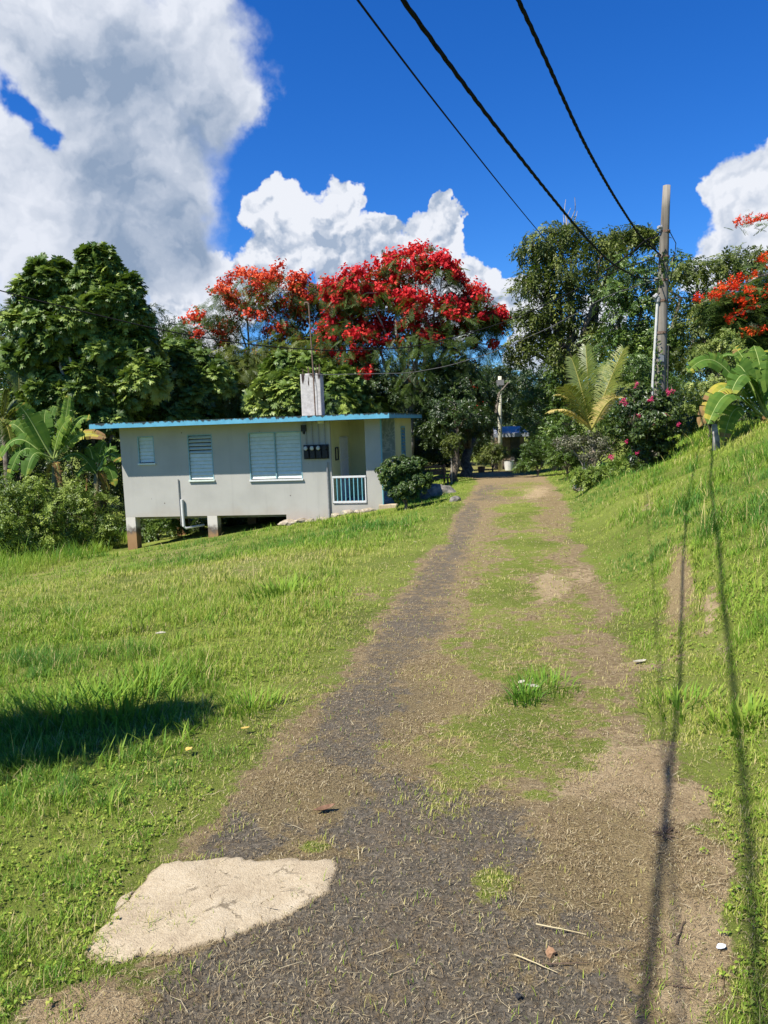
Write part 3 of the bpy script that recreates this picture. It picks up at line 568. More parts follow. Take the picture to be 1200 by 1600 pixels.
# meters and conduits
mb = Geo(); mb.box(-2.52, -1.69, -.035, 0, 1.72, 2.16); mo = mb.build('meter_board', BLACK, house)
for k in range(4):
    x = -2.42+k*.205; m_ = Geo(); m_.box(x-.075, x+.075, -.12, -.035, 1.74, 1.98); m_.tube([[x, -.035, 2.06], [x, -.15, 2.06]], .07, 14); me_ = m_.build('meter', BLACK, house)
    if k < 3:
        gl = Geo(); gl.tube([[x, -.15, 2.06], [x, -.175, 2.06], [x, -.20, 2.06]], [.068, .064, .05], 14); gl.build('meter_dial', GLASS, me_)
    c = Geo(); c.tube([[x, -.045, 2.16], [x, -.045, 2.5], [x, -.045, 2.89]], .016, 8); c.build('conduit', METAL, house)
c = Geo(); c.tube([[-1.76, -.05, -.9], [-1.76, -.05, .4], [-1.76, -.05, 1.62]], .028, 8); c.build('conduit', METAL, house)
lf = Geo(); lf.box(-2.56, -2.40, -.12, 0, 2.58, 2.78); lf.tube([[-2.48, -.06, 2.58], [-2.48, -.075, 2.5]], [.05, .03], 10); lf.build('lamp', BLACK, house)
jb = Geo(); jb.box(-2.0, -1.80, -.10, 0, 2.80, 2.888); jb.build('junction_box', WHITE, house)
# pipes below the left rooms
p_ = Geo(); p_.tube([[-6.78, -.06, .55], [-6.78, -.06, .1], [-6.77, -.06, -.32]], .05, 10); p_.tube([[-6.77, -.06, -.32], [-6.70, -.04, -.38], [-6.3, .5, -.36]], .04, 8); p_.build('drain_pipe', PVC, house)
p_ = Geo(); p_.tube([[-6.88, -.03, 1.2], [-6.88, -.03, .3], [-6.87, -.03, -.3]], .017, 8); p_.build('water_pipe', METAL, house)
# concrete stub with stains on the roof, steel bars and the service mast
def stubmat():
    m, nt, N, L = newmat('stained_concrete_stub'); tc = N.new('ShaderNodeTexCoord'); mp = N.new('ShaderNodeMapping'); mp.inputs['Scale'].default_value = (7, 7, 1.6); mp.inputs['Rotation'].default_value = (0, .16, 0); L.new(tc.outputs['Object'], mp.inputs[0])
    st = N.new('ShaderNodeTexNoise'); st.inputs['Scale'].default_value = 1; st.inputs['Detail'].default_value = 5; L.new(mp.outputs[0], st.inputs['Vector'])
    sx = N.new('ShaderNodeSeparateXYZ'); L.new(tc.outputs['Object'], sx.inputs[0]); zt = math_(N, L, 'MULTIPLY_ADD', sx.outputs['Z'], .42, -1.68)
    f = math_(N, L, 'ADD', st.outputs['Fac'], zt); r = ramp(N, [(.62, (0, 0, 0)), (.68, (1, 1, 1))]); L.new(f, r.inputs[0])
    n = noise(N, L, 9, 6); r1 = ramp(N, [(.3, (0.4, 0.376, 0.344)), (.7, (0.576, 0.544, 0.496))]); L.new(n.outputs['Fac'], r1.inputs[0])
    principled(N, L, mixc(N, L, r.outputs[0], r1.outputs[0], (.05, .035, .03)), .95, .2, n.outputs['Fac'], .4); return m
st = Geo(); st.box(-2.70, -2.02, .6, 1.05, 3.035, 4.38); sb = st.build('roof_stub', stubmat(), house)
bv = sb.modifiers.new('edge', 'BEVEL'); bv.width = .03; bv.segments = 2
for (x, y, h) in ((-2.62, .68, .16), (-2.45, .7, .22), (-2.25, .68, .26), (-2.10, .7, .2), (-2.5, .97, .22), (-2.12, .97, .3), (-2.18, .72, .27)):
    b = Geo(); b.tube([[x, y, 4.36], [x+.01, y, 4.38+h*.5], [x+.02*rng.normal(), y, 4.38+h]], .012, 6); b.build('steel_bar', RUST, sb)
ms = Geo(); ms.tube([[-1.93, -.60, 2.86], [-1.95, -.58, 4.5], [-1.99, -.58, 6.3]], .022, 8); ms.tube([[-1.99, -.58, 6.3], [-2.02, -.58, 6.36], [-2.10, -.58, 6.36], [-2.12, -.58, 6.3]], .03, 8); mst = ms.build('service_mast', RUST, house)
s = Geo(); s.tube([[-1.86, -.56, 3.04], [-1.86, -.56, 3.8], [-1.95, -.56, 4.6]], .012, 6); s.build('mast_brace', METAL, mst)
# rubble and stones along the foot of the wall
ca, sa = math.cos(HRZ), math.sin(HRZ)
def hw(x, y, z=0):
    x = x*.958; return HO+np.array([ca*x-sa*y, sa*x+ca*y, z])
k = 0
for (x, y, s) in ((-3.1, -.15, .26), (-2.7, -.2, .2), (-2.35, -.25, .15), (-2.0, -.2, .13), (-1.5, -.25, .17), (-1.1, -.22, .2), (-.75, -.3, .14), (-.4, -.3, .18), (-1.8, -.45, .1), (-2.9, -.4, .14)):
    p = hw(x, y); p[2] = hz(p[0], p[1]); k += 1
    blob('rubble_stone', STONE_L, p, (s*1.3, s*.8, s*.55), 'pale broken stone in the rubble along the foot of the porch wall', 'stone', 'rubble along the house wall', seed=20+k)
bl = Geo(); bl.box(-.28, .28, -.14, .14, -.1, .12); p = gp(607, 795); p[1] += .3
bo = bl.build('concrete_block', CONC); bo.location = (p[0], p[1], hz(p[0], p[1])); bo.rotation_euler = (0, 0, HRZ); tag(bo, 'pale concrete block between house corner and round hedge bush', 'concrete block')
b = bo.modifiers.new('edge', 'BEVEL'); b.width = .02
for (px, py, s, l) in ((694, 772, .36, 'large dark boulder on the grass right of the round bush'), (676, 777, .5, 'long flat boulder in the shade behind the round bush'), (712, 783, .18, 'small dark stone at the tip of the boulder shadow')):
    p = gp(px, py); blob('boulder', STONE_G, p, (s*1.1, s*.9, s*.62), l, 'boulder', seed=int(px))
# ================================================================== far shelter and small yard things
SH = at(800, 722, 44); SH[2] = hz(SH[0], SH[1])
sh = thing('shelter', SH, 'small hut with pale tin roof far down the drive behind shrubs', 'hut')
TIN = simple('tin_roof', (0.272, 0.288, 0.304), (0.4, 0.416, 0.432), 3, .4, .5, .1, metal=.3); BRICK = simple('brown_hut_wall', (0.128, 0.096, 0.064), (0.224, 0.168, 0.112), 6, .9)
e = Geo(); e.box(-.9, .7, -.1, 0, 0, 2.0); e.box(.6, .7, 0, 2.2, 0, 2.0); e.box(-.9, -.8, 0, 2.2, 0, 2.0); e.build('wall', BRICK, sh)
e = Geo(); V = np.array([[-1.1, -.6, 2.02], [.9, -.6, 2.02], [.7, 1.0, 2.42], [-.9, 1.0, 2.42], [.9, 2.5, 2.02], [-1.1, 2.5, 2.02]]); Vb = V-[0, 0, .06]
e.add(np.vstack([V, Vb]), [[0, 1, 2, 3], [3, 2, 4, 5], [6, 9, 8, 7], [9, 11, 10, 8], [0, 6, 7, 1], [5, 4, 10, 11], [0, 3, 9, 6], [3, 5, 11, 9], [1, 7, 8, 2], [2, 8, 10, 4]]); rfo = e.build('roof', TIN, sh)
e = Geo(); e.box(-1.12, .92, -.63, -.60, 1.84, 2.05); e.build('fascia', simple('pale_blue_fascia', (.20, .22, .24), (.28, .30, .32), 5, .5), rfo)
e = Geo(); e.box(-.1, .45, -.13, -.1, .05, 1.85); e.build('door', DARK, sh)
def bucket(px, py, Y, r, h, mat, label):
    p = at(px, py, Y); p[2] = hz(p[0], p[1]); geo = Geo(); geo.tube([[0, 0, 0], [0, 0, h*.5], [0, 0, h*.96], [0, 0, h]], [r*.78, r*.9, r, r*1.06], 16); geo.tube([[0, 0, h], [0, 0, h-.03]], [r*.9, r*.85], 16)
    o = geo.build('bucket', mat); o.location = tuple(p); tag(o, label, 'bucket')
bucket(795, 722, 42.5, .28, .55, PVC, 'white bucket on the ground in front of the far hut')
bucket(752, 726, 40, .2, .3, simple('terracotta', (.34, .13, .07), (.42, .19, .11), 8, .8), 'terracotta pot left of the bush by the far pole')
# wooden bench in the shade beside the house
bp = at(676, 748, 31); bp[2] = hz(bp[0], bp[1]); be = thing('bench', bp, 'weathered brown wooden bench in deep shade right of the house', 'bench', rz=.3)
WOOD = simple('weathered_wood', (0.088, 0.052, 0.032), (0.176, 0.112, 0.072), 10, .85)
e = Geo()
for k in range(3): e.box(-.7, .7, -.22+k*.15, -.09+k*.15, .42, .46)
e.build('seat', WOOD, be)
e = Geo()
for k in range(3): e.box(-.7, .7, .25, .28, .55+k*.14, .66+k*.14)
e.build('backrest', WOOD, be)
for (x, y, h) in ((-.6, -.15, .42), (.6, -.15, .42), (-.6, .23, .98), (.6, .23, .98)):
    e = Geo(); e.box(x-.035, x+.035, y-.03, y+.018, 0, h); e.build('leg', WOOD, be)
# ================================================================== POLES AND CABLES
def polemat():
    m, nt, N, L = newmat('weathered_pole'); tc = N.new('ShaderNodeTexCoord'); mp = N.new('ShaderNodeMapping'); mp.inputs['Scale'].default_value = (14, 14, .9); L.new(tc.outputs['Object'], mp.inputs[0])
    st = N.new('ShaderNodeTexNoise'); st.inputs['Scale'].default_value = 1; st.inputs['Detail'].default_value = 8; L.new(mp.outputs[0], st.inputs['Vector']); n = noise(N, L, 1.3, 5)
    r = ramp(N, [(.3, (.075, .062, .05)), (.5, (.20, .175, .14)), (.7, (.32, .285, .235))]); L.new(mixc(N, L, .45, st.outputs['Fac'], n.outputs['Fac']), r.inputs[0])
    principled(N, L, r.outputs[0], .9, .2, st.outputs['Fac'], .6, .02); return m
POLE = polemat(); CABLE = simple('black_cable', (.006, .006, .007), (.014, .014, .015), 30, .85, .1); CERAM = simple('grey_porcelain', (.25, .24, .23), (.4, .39, .37), 20, .3, .5)
GCAB = simple('grey_cable', (.035, .035, .035), (.07, .07, .068), 30, .6)
PT_ = at(1043, 290, 20); PB_ = at(1026, 650, 20); dirp = (PB_-PT_); gz = hz(PB_[0], PB_[1]); PB_ = PT_+dirp*((gz-.3-PT_[2])/dirp[2])
pole = thing('utility_pole', (PB_[0], PB_[1], gz), 'tall grey weathered utility pole on the bank behind the pink flowering bush', 'utility pole')
t = np.linspace(0, 1, 14)[:, None]; PP = PB_+(PT_-PB_)*t; PP[:, 0] += .02*np.sin(t[:, 0]*5)
e = Geo(); e.tube(PP, np.linspace(.215, .092, 14), 14); e.build('shaft', POLE, pole, True, off=pole.location)
def onpole(py): 
    f = (at(1043, py, 20)[2]-PB_[2])/(PT_[2]-PB_[2]); return PB_+(PT_-PB_)*f, .215+(.092-.215)*f
a, ra_ = onpole(472); b, rb_ = onpole(690); e = Geo(); off = np.array([-.86, -.5, 0]); e.tube([a+off*(ra_+.03), (a+b)/2+off*((ra_+rb_)/2+.03), b+off*(rb_+.03)], .036, 8); e.build('conduit', simple('aged_pvc', (.42, .41, .37), (.58, .57, .52), 6, .6), pole, off=pole.location)
e = Geo(); q = a+off*(ra_+.03); e.tube([q, q+[0, 0, .1], q+[-.05, -.03, .16], q+[-.12, -.05, .1]], [.07, .075, .06, .05], 8); e.build('weather_head', CERAM, pole, off=pole.location)
for py in (356, 400, 437):
    q, r_ = onpole(py); e = Geo(); e.tube([q+[-r_, -.05, 0], q+[-r_-.07, -.08, 0], q+[-r_-.12, -.1, 0]], [.03, .05, .035], 8); e.tube([q+[-r_, -.05, -.06], q+[-r_, -.05, .06]], .03, 6); e.build('insulator', CERAM, pole, off=pole.location)
q, r_ = onpole(362); e = Geo(); q2, r2 = onpole(450); e.tube([q+[r_, 0, 0], q+[r_+.14, -.05, -.3], q2+[r2+.12, -.05, .5], q2+[r2, 0, 0]], .012, 6); e.build('drop_wire', CABLE, pole, off=pole.location)
q, r_ = onpole(610); q2, r2 = onpole(680); e = Geo(); e.tube([onpole(540)[0]+[r_+.0, -.1, 0], q+[r_+.03, -.1, 0], q2+[r2+.05, -.1, 0]], .018, 6); e.build('ground_wire', GCAB, pole, off=pole.location)
for py in (362, 402, 438, 470, 520):
    q, r_ = onpole(py); e = Geo(); e.tube([q-[0, 0, .03], q+[0, 0, .03]], r_+.012, 14, cap=False); e.tube([q+[.02, -r_-.06, 0], q+[.02, -r_+.02, 0]], .02, 6); e.build('band', RUST, pole, off=pole.location)
q, r_ = onpole(560); e = Geo(); e.box(-.07, .07, -.012, 0, -.09, .09, None, q+np.array([-.02, -r_-.01, 0])); e.build('tag_plate', METAL, pole, off=pole.location)
VINE = leafmat('vine_leaves', [(0, (.05, .08, .015)), (.5, (.07, .13, .025)), (1, (.14, .20, .05))], .5, .4, .25)
LEAF = (np.array([[-.5, 0, 0], [0, -.27, .07], [.5, 0, -.05], [0, .27, .07]]), np.array([[0, 1, 2, 3]]))
n = 330; f = rng.random(n)**.8; py = 395+f*215; pts = []; e = Geo()
for k in range(n):
    q, r_ = onpole(py[k]); a = -1.2+.9*math.sin(py[k]*.035)+rng.normal()*.35; pts.append(q+np.array([math.sin(a)*(r_+.03), -math.cos(a)*(r_+.03), 0]))
pts = np.array(pts); scatter(e, LEAF, pts, frames(pts-PP.mean(0)*[1, 1, 0]-[0, 0, 1]*pts+rng.normal(size=(n, 3))*.4, rng.normal(size=(n, 3))-[0, 0, .5]), .06+.07*rng.random(n), rng.random(n)); e.build('climbing_vine', VINE, pole, off=pole.location)
def plane_pts(pxs, A, B):                   # photo points put back on the vertical plane through A and B
    nrm_ = np.cross(np.array([B[0]-A[0], B[1]-A[1], 0]), [0, 0, 1.]); out = []
    for p in pxs:
        d = ray(*p); s = ((A-CAM)@nrm_)/(d@nrm_); out.append(CAM+s*d)
    return np.array(out)
def resample(P, step):
    d = np.concatenate([[0], np.cumsum(np.linalg.norm(np.diff(P, axis=0), axis=1))]); n = max(8, int(d[-1]/step)); s = np.linspace(0, d[-1], n)
    Q = np.stack([np.interp(s, d, P[:, i]) for i in range(3)], -1)
    w = max(3, n//12); k = np.ones(w)/w; E = np.pad(Q, ((w, w), (0, 0)), mode='reflect', reflect_type='odd')
    return np.stack([np.convolve(E[:, i], k, 'same')[w:-w] for i in range(3)], -1)
def cable(name, P, r, label, mat, twist=False, step=.12):
    P = resample(np.asarray(P, float), step); geo = Geo()
    if twist:
        T = nrm(np.gradient(P, axis=0)); A_ = nrm(np.cross(T, [0, 0, 1.])); B_ = np.cross(T, A_); s = np.arange(len(P))*step/.6*2*np.pi
        for k in range(3):
            ph = s+k*2*np.pi/3; geo.tube(P+(np.cos(ph)[:, None]*A_+np.sin(ph)[:, None]*B_)*r*.5, r*.58, 6)
    else: geo.tube(P, r, 6)
    c = P[0]; o = geo.build(name, mat, smooth=True, off=c); o.location = tuple(c); return tag(o, label, 'cable')
def back(P, L_):                            # carry a cable on over and behind the viewer
    d = nrm(P[0]-P[1]); d[2] *= .6; return np.vstack([P[0]+d*L_, P[0]+d*L_/2, P])
A3 = onpole(400)[0]+[-.12, -.1, 0]; P3 = back(plane_pts([(810, 0), (857, 100), (902, 205), (955, 300), (1000, 370)], at(1031, 401, 20), at(810, 0, 6.6)), 15); P3 = np.vstack([P3, A3])
cable('power_cable', P3, .020, 'rightmost twisted black overhead cable reaching the pole below its top', CABLE, True)
A2 = onpole(437)[0]+[-.13, -.1, 0]; P2 = back(plane_pts([(630, 0), (688, 85), (745, 160), (800, 230), (860, 306), (915, 372), (955, 412), (995, 434)], at(1024, 438, 20), at(630, 0, 4.1)), 12); P2 = np.vstack([P2, A2])
cable('power_cable', P2, .0145, 'middle twisted black overhead cable of the three crossing the blue sky', CABLE, True)
P1 = back(plane_pts([(555, 0), (610, 70), (700, 186), (800, 312), (860, 384), (925, 462)], at(925, 462, 36), at(555, 0, 4.0)), 12)
cable('power_cable', P1, .0065, 'leftmost thin smooth overhead cable running down into the big tree', CABLE)
MT = hw(-1.97, -.60, 4.25)
PS = plane_pts([(1022, 440), (948, 462), (913, 483), (857, 513), (770, 551), (700, 572), (640, 583), (580, 588)], A2, MT)
cable('service_cable', np.vstack([A2, PS[1:-1], MT]), .0115, 'grey service cable sagging from the utility pole to the roof mast', GCAB)
PQ = plane_pts([(1020, 404), (940, 432), (870, 468), (815, 493), (787, 505), (650, 543), (520, 549), (400, 540), (270, 520), (150, 492), (0, 455), (-150, 405)], A3, at(0, 455, 17.))
cable('service_cable', PQ, .014, 'long black cable strung across the trees from the utility pole to the left', CABLE)
q = onpole(400)[0]; q2 = onpole(360)[0]
def lp(px, py, d=19.7): return at(px, py, d)
cable('jumper_cable', [lp(1031, 362), lp(1024, 372), lp(1012, 373), lp(1003, 380), lp(990, 392), lp(968, 408), lp(944, 424, 19)], .02, 'looped black jumper cable hanging left of the utility pole', CABLE, step=.06)
cable('jumper_cable', [lp(1012, 374), lp(1020, 382), lp(1028, 396), lp(1032, 410)], .012, 'short curved black jumper cable against the utility pole', CABLE, step=.06)
fp = at(781, 705, 42.5); fpz = hz(fp[0], fp[1]); ft = at(781, 588, 42.5)
far = thing('utility_pole', (fp[0], fp[1], fpz), 'short pale distant pole beside the hut down the drive', 'utility pole')
e = Geo(); e.tube([[fp[0], fp[1], fpz-.3], (fp+ft)/2, ft], [.125, .115, .10], 10); e.build('shaft', simple('pale_concrete_pole', (.46, .44, .32), (.62, .60, .46), 3, .9), far, True, off=far.location)
e = Geo(); q = at(781, 598, 42.5); e.box(q[0]-.2, q[0]+.2, q[1]-.2, q[1]-.1, q[2]-.15, q[2]+.15); e.build('fuse_box', METAL, far, off=far.location)
# ================================================================== PLANTS
def q2(rows): return np.array(rows, float)
def tmpl_sprig(n=9, ln=.34, w=.16, droop=.25):
    r = np.random.default_rng(5); V = []; Q = []
    for i in range(n):
        x = .08+.9*i/(n-1); s = -1 if i % 2 else 1; a = s*(.75 if i < n-1 else 0)+r.normal()*.2; z0 = -droop*x*x
        d = np.array([math.cos(a), math.sin(a), -.25+r.normal()*.25]); sd = np.array([-math.sin(a), math.cos(a), .2*r.normal()])
        b = np.array([x-.05, 0, z0]); k = len(V); V += [b, b+d*ln*.5+sd*w*.5+[0, 0, .03], b+d*ln, b+d*ln*.5-sd*w*.5+[0, 0, .03]]; Q.append([k, k+3, k+2, k+1])
    return np.array(V), np.array(Q)
SPRIG = tmpl_sprig(); DROOPY = tmpl_sprig(11, .36, .13, .9)
def tmpl_bread(nl=9):
    r = np.random.default_rng(8); V = []; Q = []
    for l in range(nl):
        az = l*2.4+r.normal()*.2; el = .95-.12*l+r.normal()*.1; L1 = .85+.3*r.random()
        R_ = np.array([[math.cos(az), -math.sin(az), 0], [math.sin(az), math.cos(az), 0], [0, 0, 1]])
        def P(x, y): 
            z = math.sin(el)*x-.32*x*x-.25*abs(y); return R_@np.array([math.cos(el)*x*L1+.04, y*L1, z*L1])
        def quad(a, b, c, d):
            k = len(V); V.extend([P(*a), P(*b), P(*c), P(*d)]); Q.append([k, k+1, k+2, k+3])
        for i, x in enumerate((.16, .36, .56, .76)):
            w = (.26, .34, .31, .2)[i]
            for s in (-1, 1): quad((x, 0), (x+.20, 0), (x+.30, s*w), (x+.10, s*w*.85)) if s > 0 else quad((x+.20, 0), (x, 0), (x+.10, s*w*.85), (x+.30, s*w))
        quad((.9, -.05), (1.12, 0), (1.12, 0.001), (.9, .05))
    return np.array(V), np.array(Q)
BREAD = tmpl_bread()
def tmpl_fern(n=12):
    V = []; Q = []; r = np.random.default_rng(9)
    for i in range(n):
        x = .1+.88*i/(n-1); l = .30*math.sin(.5+2.3*i/(n-1))
        for s in (-1, 1):
            z = -.28*x*x; a = .95+.1*r.normal(); d = np.array([math.cos(a), s*math.sin(a), -.25]); t = np.array([.055, 0, 0]); b = np.array([x, 0, z]); k = len(V)
            V += [b, b+t*.6, b+d*l+t*.6, b+d*l-t*.1]; Q.append([k, k+1, k+2, k+3] if s > 0 else [k, k+3, k+2, k+1])
    return np.array(V), np.array(Q)
FERN = tmpl_fern()
def tmpl_flower(n=11):
    r = np.random.default_rng(4); V = []; Q = []
    for i in range(n):
        c = r.normal(size=3)*.42; n_ = nrm(c+[0, 0, .5]+r.normal(size=3)*.4); t = nrm(np.cross(n_, r.normal(size=3))); b = np.cross(n_, t); k = len(V); s = .34
        V += [c-t*s, c-b*s*.8+n_*.05, c+t*s, c+b*s*.8+n_*.05]; Q.append([k, k+1, k+2, k+3])
    return np.array(V), np.array(Q)
FLOWER = tmpl_flower()
def rdir(n, zmin=-1.):
    z = zmin+(1-zmin)*rng.random(n); a = rng.random(n)*2*np.pi; s = np.sqrt(1-z*z); return np.stack([s*np.cos(a), s*np.sin(a), z], -1)
def crown(geo, blobs, dens, tmpl, size, sub=(.28, .45), flat=.75, up=.5, out=.8, droop=.3, zmin=-.75, nsub=1.0, fill=.5, spread=1.08, v0=.45, vs=.16):
    subs = []
    for bi, (c, r) in enumerate(blobs):
        n = max(5, int(nsub*17)); d = rdir(n, zmin); rad = (fill+(spread-fill)*rng.random(n)**.6); C = c+d*r*rad[:, None]*[1, 1, .85]
        rs = r*(sub[0]+(sub[1]-sub[0])*rng.random(n)); bv = v0+rng.normal()*.06
        for k in range(n):
            m = max(8, int(dens*4*np.pi*rs[k]**2*(.7+.6*rng.random()))); u = rdir(m); P = C[k]+u*rs[k]*(rng.random(m)**.45)[:, None]*[1, 1, flat]
            nn = nrm(out*u+.5*d[k]+np.array([0, 0, up])+rng.normal(size=(m, 3))*.45); tt = u+.4*d[k]+rng.normal(size=(m, 3))*.6-[0, 0, droop]
            scatter(geo, tmpl, P, frames(nn, tt), size*(.65+.7*rng.random(m)), np.clip(bv+rng.normal()*vs*.8+rng.normal(size=m)*vs, 0, 1)); subs.append((C[k], rs[k], bi, d[k]))
    return subs
BARK = simple('grey_brown_bark', (.075, .06, .045), (.20, .17, .13), 7, .95, .15, .7)
PBARK = simple('pale_bark', (.20, .175, .14), (.40, .36, .30), 6, .95, .15, .6)
def limb(geo, a, b, r0, r1, sag=.12, n=7, seg=6):
    t = np.linspace(0, 1, n)[:, None]; L_ = np.linalg.norm(b-a); P = a+(b-a)*t; P += np.sin(t*np.pi)*np.array([rng.normal()*.05, rng.normal()*.05, sag])*L_; P[1:-1] += rng.normal(size=(n-2, 3))*.02*L_
    geo.tube(P, np.linspace(r0, r1, n), seg, cap=False)
def pxblobs(L_, Y, sc=1.0):
    out = []
    for q in L_:
        px, py, r = q[:3]; dy = q[3] if len(q) > 3 else rng.normal()*.35*r*Y/FPX; out.append((at(px, py, Y+dy), r*Y/FPX*sc))
    return out
def tree(name, label, cat, Y, bl, base, tmpl, size, dens, mat, bark=None, tr=.22, group=None, flowers=None, fmat=None, twigs=3, fork=.35, fsize=.2, fn=11, bx=None, **kw):
    B = pxblobs(bl, Y); bp = at(base, 700, Y) if bx is None else np.array([bx, Y, 0.]); bp[2] = hz(bp[0], bp[1])
    root = thing(name, bp, label, cat, group); off = bp
    if tmpl is BREAD: B = [(c, r*.8) for c, r in B]
    mult = {id(SPRIG): 2.6, id(DROOPY): 2.4, id(FERN): 1.7, id(LEAF): 6, id(BREAD): 1.0}[id(tmpl)]; dens = dens*mult; size = size*(.86 if tmpl is not BREAD and tmpl is not FERN else 1)
    cr_ = Geo(); subs = crown(cr_, B, dens, tmpl, size, **kw); cr_.build('crown', mat, root, off=off)
    tk = Geo(); top = np.mean([b[0] for b in B], 0); fk = bp+(top-bp)*[.6, .6, fork]; t = np.linspace(0, 1, 6)[:, None]; P = bp-[0, 0, .3]+(fk-bp+[0, 0, .3])*t; P[1:-1, :2] += rng.normal(size=(4, 2))*tr*.4
    tk.tube(P, np.linspace(tr*1.25, tr*.8, 6), 9)
    for i, (c, r) in enumerate(B[:18]):
        limb(tk, fk-[0, 0, .1], c, tr*.5, tr*.10)
        for (C, rs, bi, d) in [s for s in subs if s[2] == i][:twigs]: limb(tk, c, C, tr*.13, tr*.03, .05, 5, 4)
    tk.build('trunk', bark or BARK, root, True, off=off)
    if flowers:
        fg = Geo()
        for (C, rs, bi, d) in subs:
            w = flowers[bi] if isinstance(flowers, (list, tuple)) else flowers
            if rng.random() > w*(.55+.55*max(0, d[2]+.3)): continue
            m = int(fn*(.6+.8*rng.random())); u = rdir(m, -.05); P = C+u*rs*(.75+.35*rng.random(m))[:, None]*[1, 1, .8]+[0, 0, .1*rs]
            scatter(fg, FLOWER, P, frames(u+[0, 0, .5], rng.normal(size=(m, 3))), fsize*(.6+.7*rng.random(m)), np.clip(.5+rng.normal()*.2+rng.normal(size=m)*.18, 0, 1))
        if fg.n: fg.build('blossom', fmat, root, off=off)
    return root
LM = lambda n, a, b, c, **k: leafmat(n, [(0, a), (.5, b), (1, c)], **k)
M_BREAD = LM('breadfruit_leaves', (.036, .068, .013), (.105, .17, .026), (.28, .35, .065), rough=.48, spec=.35, trans=.2)
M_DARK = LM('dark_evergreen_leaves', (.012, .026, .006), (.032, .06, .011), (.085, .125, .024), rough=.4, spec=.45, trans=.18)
M_FERN = LM('flame_tree_leaves', (.026, .05, .010), (.058, .10, .016), (.13, .18, .03), rough=.5, spec=.3, trans=.3)
M_LIGHT = LM('light_green_leaves', (.045, .085, .012), (.15, .22, .03), (.33, .40, .07), rough=.45, spec=.4, trans=.3)
M_OLIVE = LM('olive_green_leaves', (.04, .06, .010), (.10, .13, .02), (.23, .25, .05), rough=.45, spec=.4, trans=.25)
M_MID = LM('mid_green_leaves', (.03, .058, .010), (.075, .135, .02), (.18, .25, .04), rough=.4, spec=.45, trans=.25)
M_LIME = LM('yellow_green_leaves', (.08, .12, .02), (.20, .26, .05), (.42, .44, .12), rough=.45, spec=.4, trans=.3)
FL_C = leafmat('crimson_blossom', [(0, (.34, .008, .014)), (.5, (.62, .022, .030)), (1, (.78, .075, .05))], .6, .2, .35, (.8, .03, .03))
FL_R = leafmat('orange_red_blossom', [(0, (.44, .035, .015)), (.5, (.64, .075, .03)), (1, (.78, .17, .06))], .6, .2, .35, (.8, .08, .03))
FL_O = leafmat('orange_blossom', [(0, (.62, .02, .008)), (.5, (.80, .06, .012)), (1, (.85, .17, .03))], .6, .2, .35, (.9, .12, .02))
# ---- left group
tree('breadfruit_tree', 'tallest breadfruit tree at left with big glossy lobed leaves', 'tree', 31, [(150, 408, 15), (160, 430, 20), (140, 440, 20), (193, 455, 18), (203, 488, 20), (170, 470, 26), (78, 440, 26), (55, 465, 24), (95, 470, 28), (60, 505, 30), (120, 500, 32), (190, 515, 30), (150, 540, 38), (85, 550, 36), (215, 550, 32), (140, 600, 40), (75, 605, 38), (200, 615, 36), (40, 560, 28), (225, 590, 26), (110, 640, 36), (170, 650, 34)], 150, BREAD, .44, 2.0, M_BREAD, PBARK, .2, twigs=4, flat=.9, fill=.3, droop=.0, up=1.0, sub=(.14, .26), nsub=2.0, spread=1.5, vs=.24, v0=.47)
tree('breadfruit_tree', 'lower breadfruit tree rising just behind the left end of the house  roof', 'tree', 34.5, [(285, 575, 40), (250, 600, 42), (310, 620, 34), (270, 645, 42), (215, 640, 36), (330, 590, 24), (300, 660, 36)], 285, BREAD, .44, 2.0, M_BREAD, PBARK, .16, twigs=4, flat=.9, fill=.3, droop=.0, up=1.0, sub=(.14, .26), nsub=2.0, spread=1.5, vs=.24, v0=.47)
tree('round_tree', 'dark round crowned tree behind the breadfruit trees against the cloud', 'tree', 43, [(240, 515, 34), (270, 535, 26), (215, 505, 26), (250, 550, 40)], 245, SPRIG, .42, 3.4, M_DARK, tr=.2)
tree('vine_covered_tree', 'dark narrow leaved tree at the far left edge beside the tall breadfruit', 'tree', 33, [(30, 520, 40), (60, 560, 42), (5, 570, 40), (40, 620, 48), (-20, 620, 45), (15, 500, 22)], 30, DROOPY, .6, 2.4, M_MID, tr=.18, droop=.9)
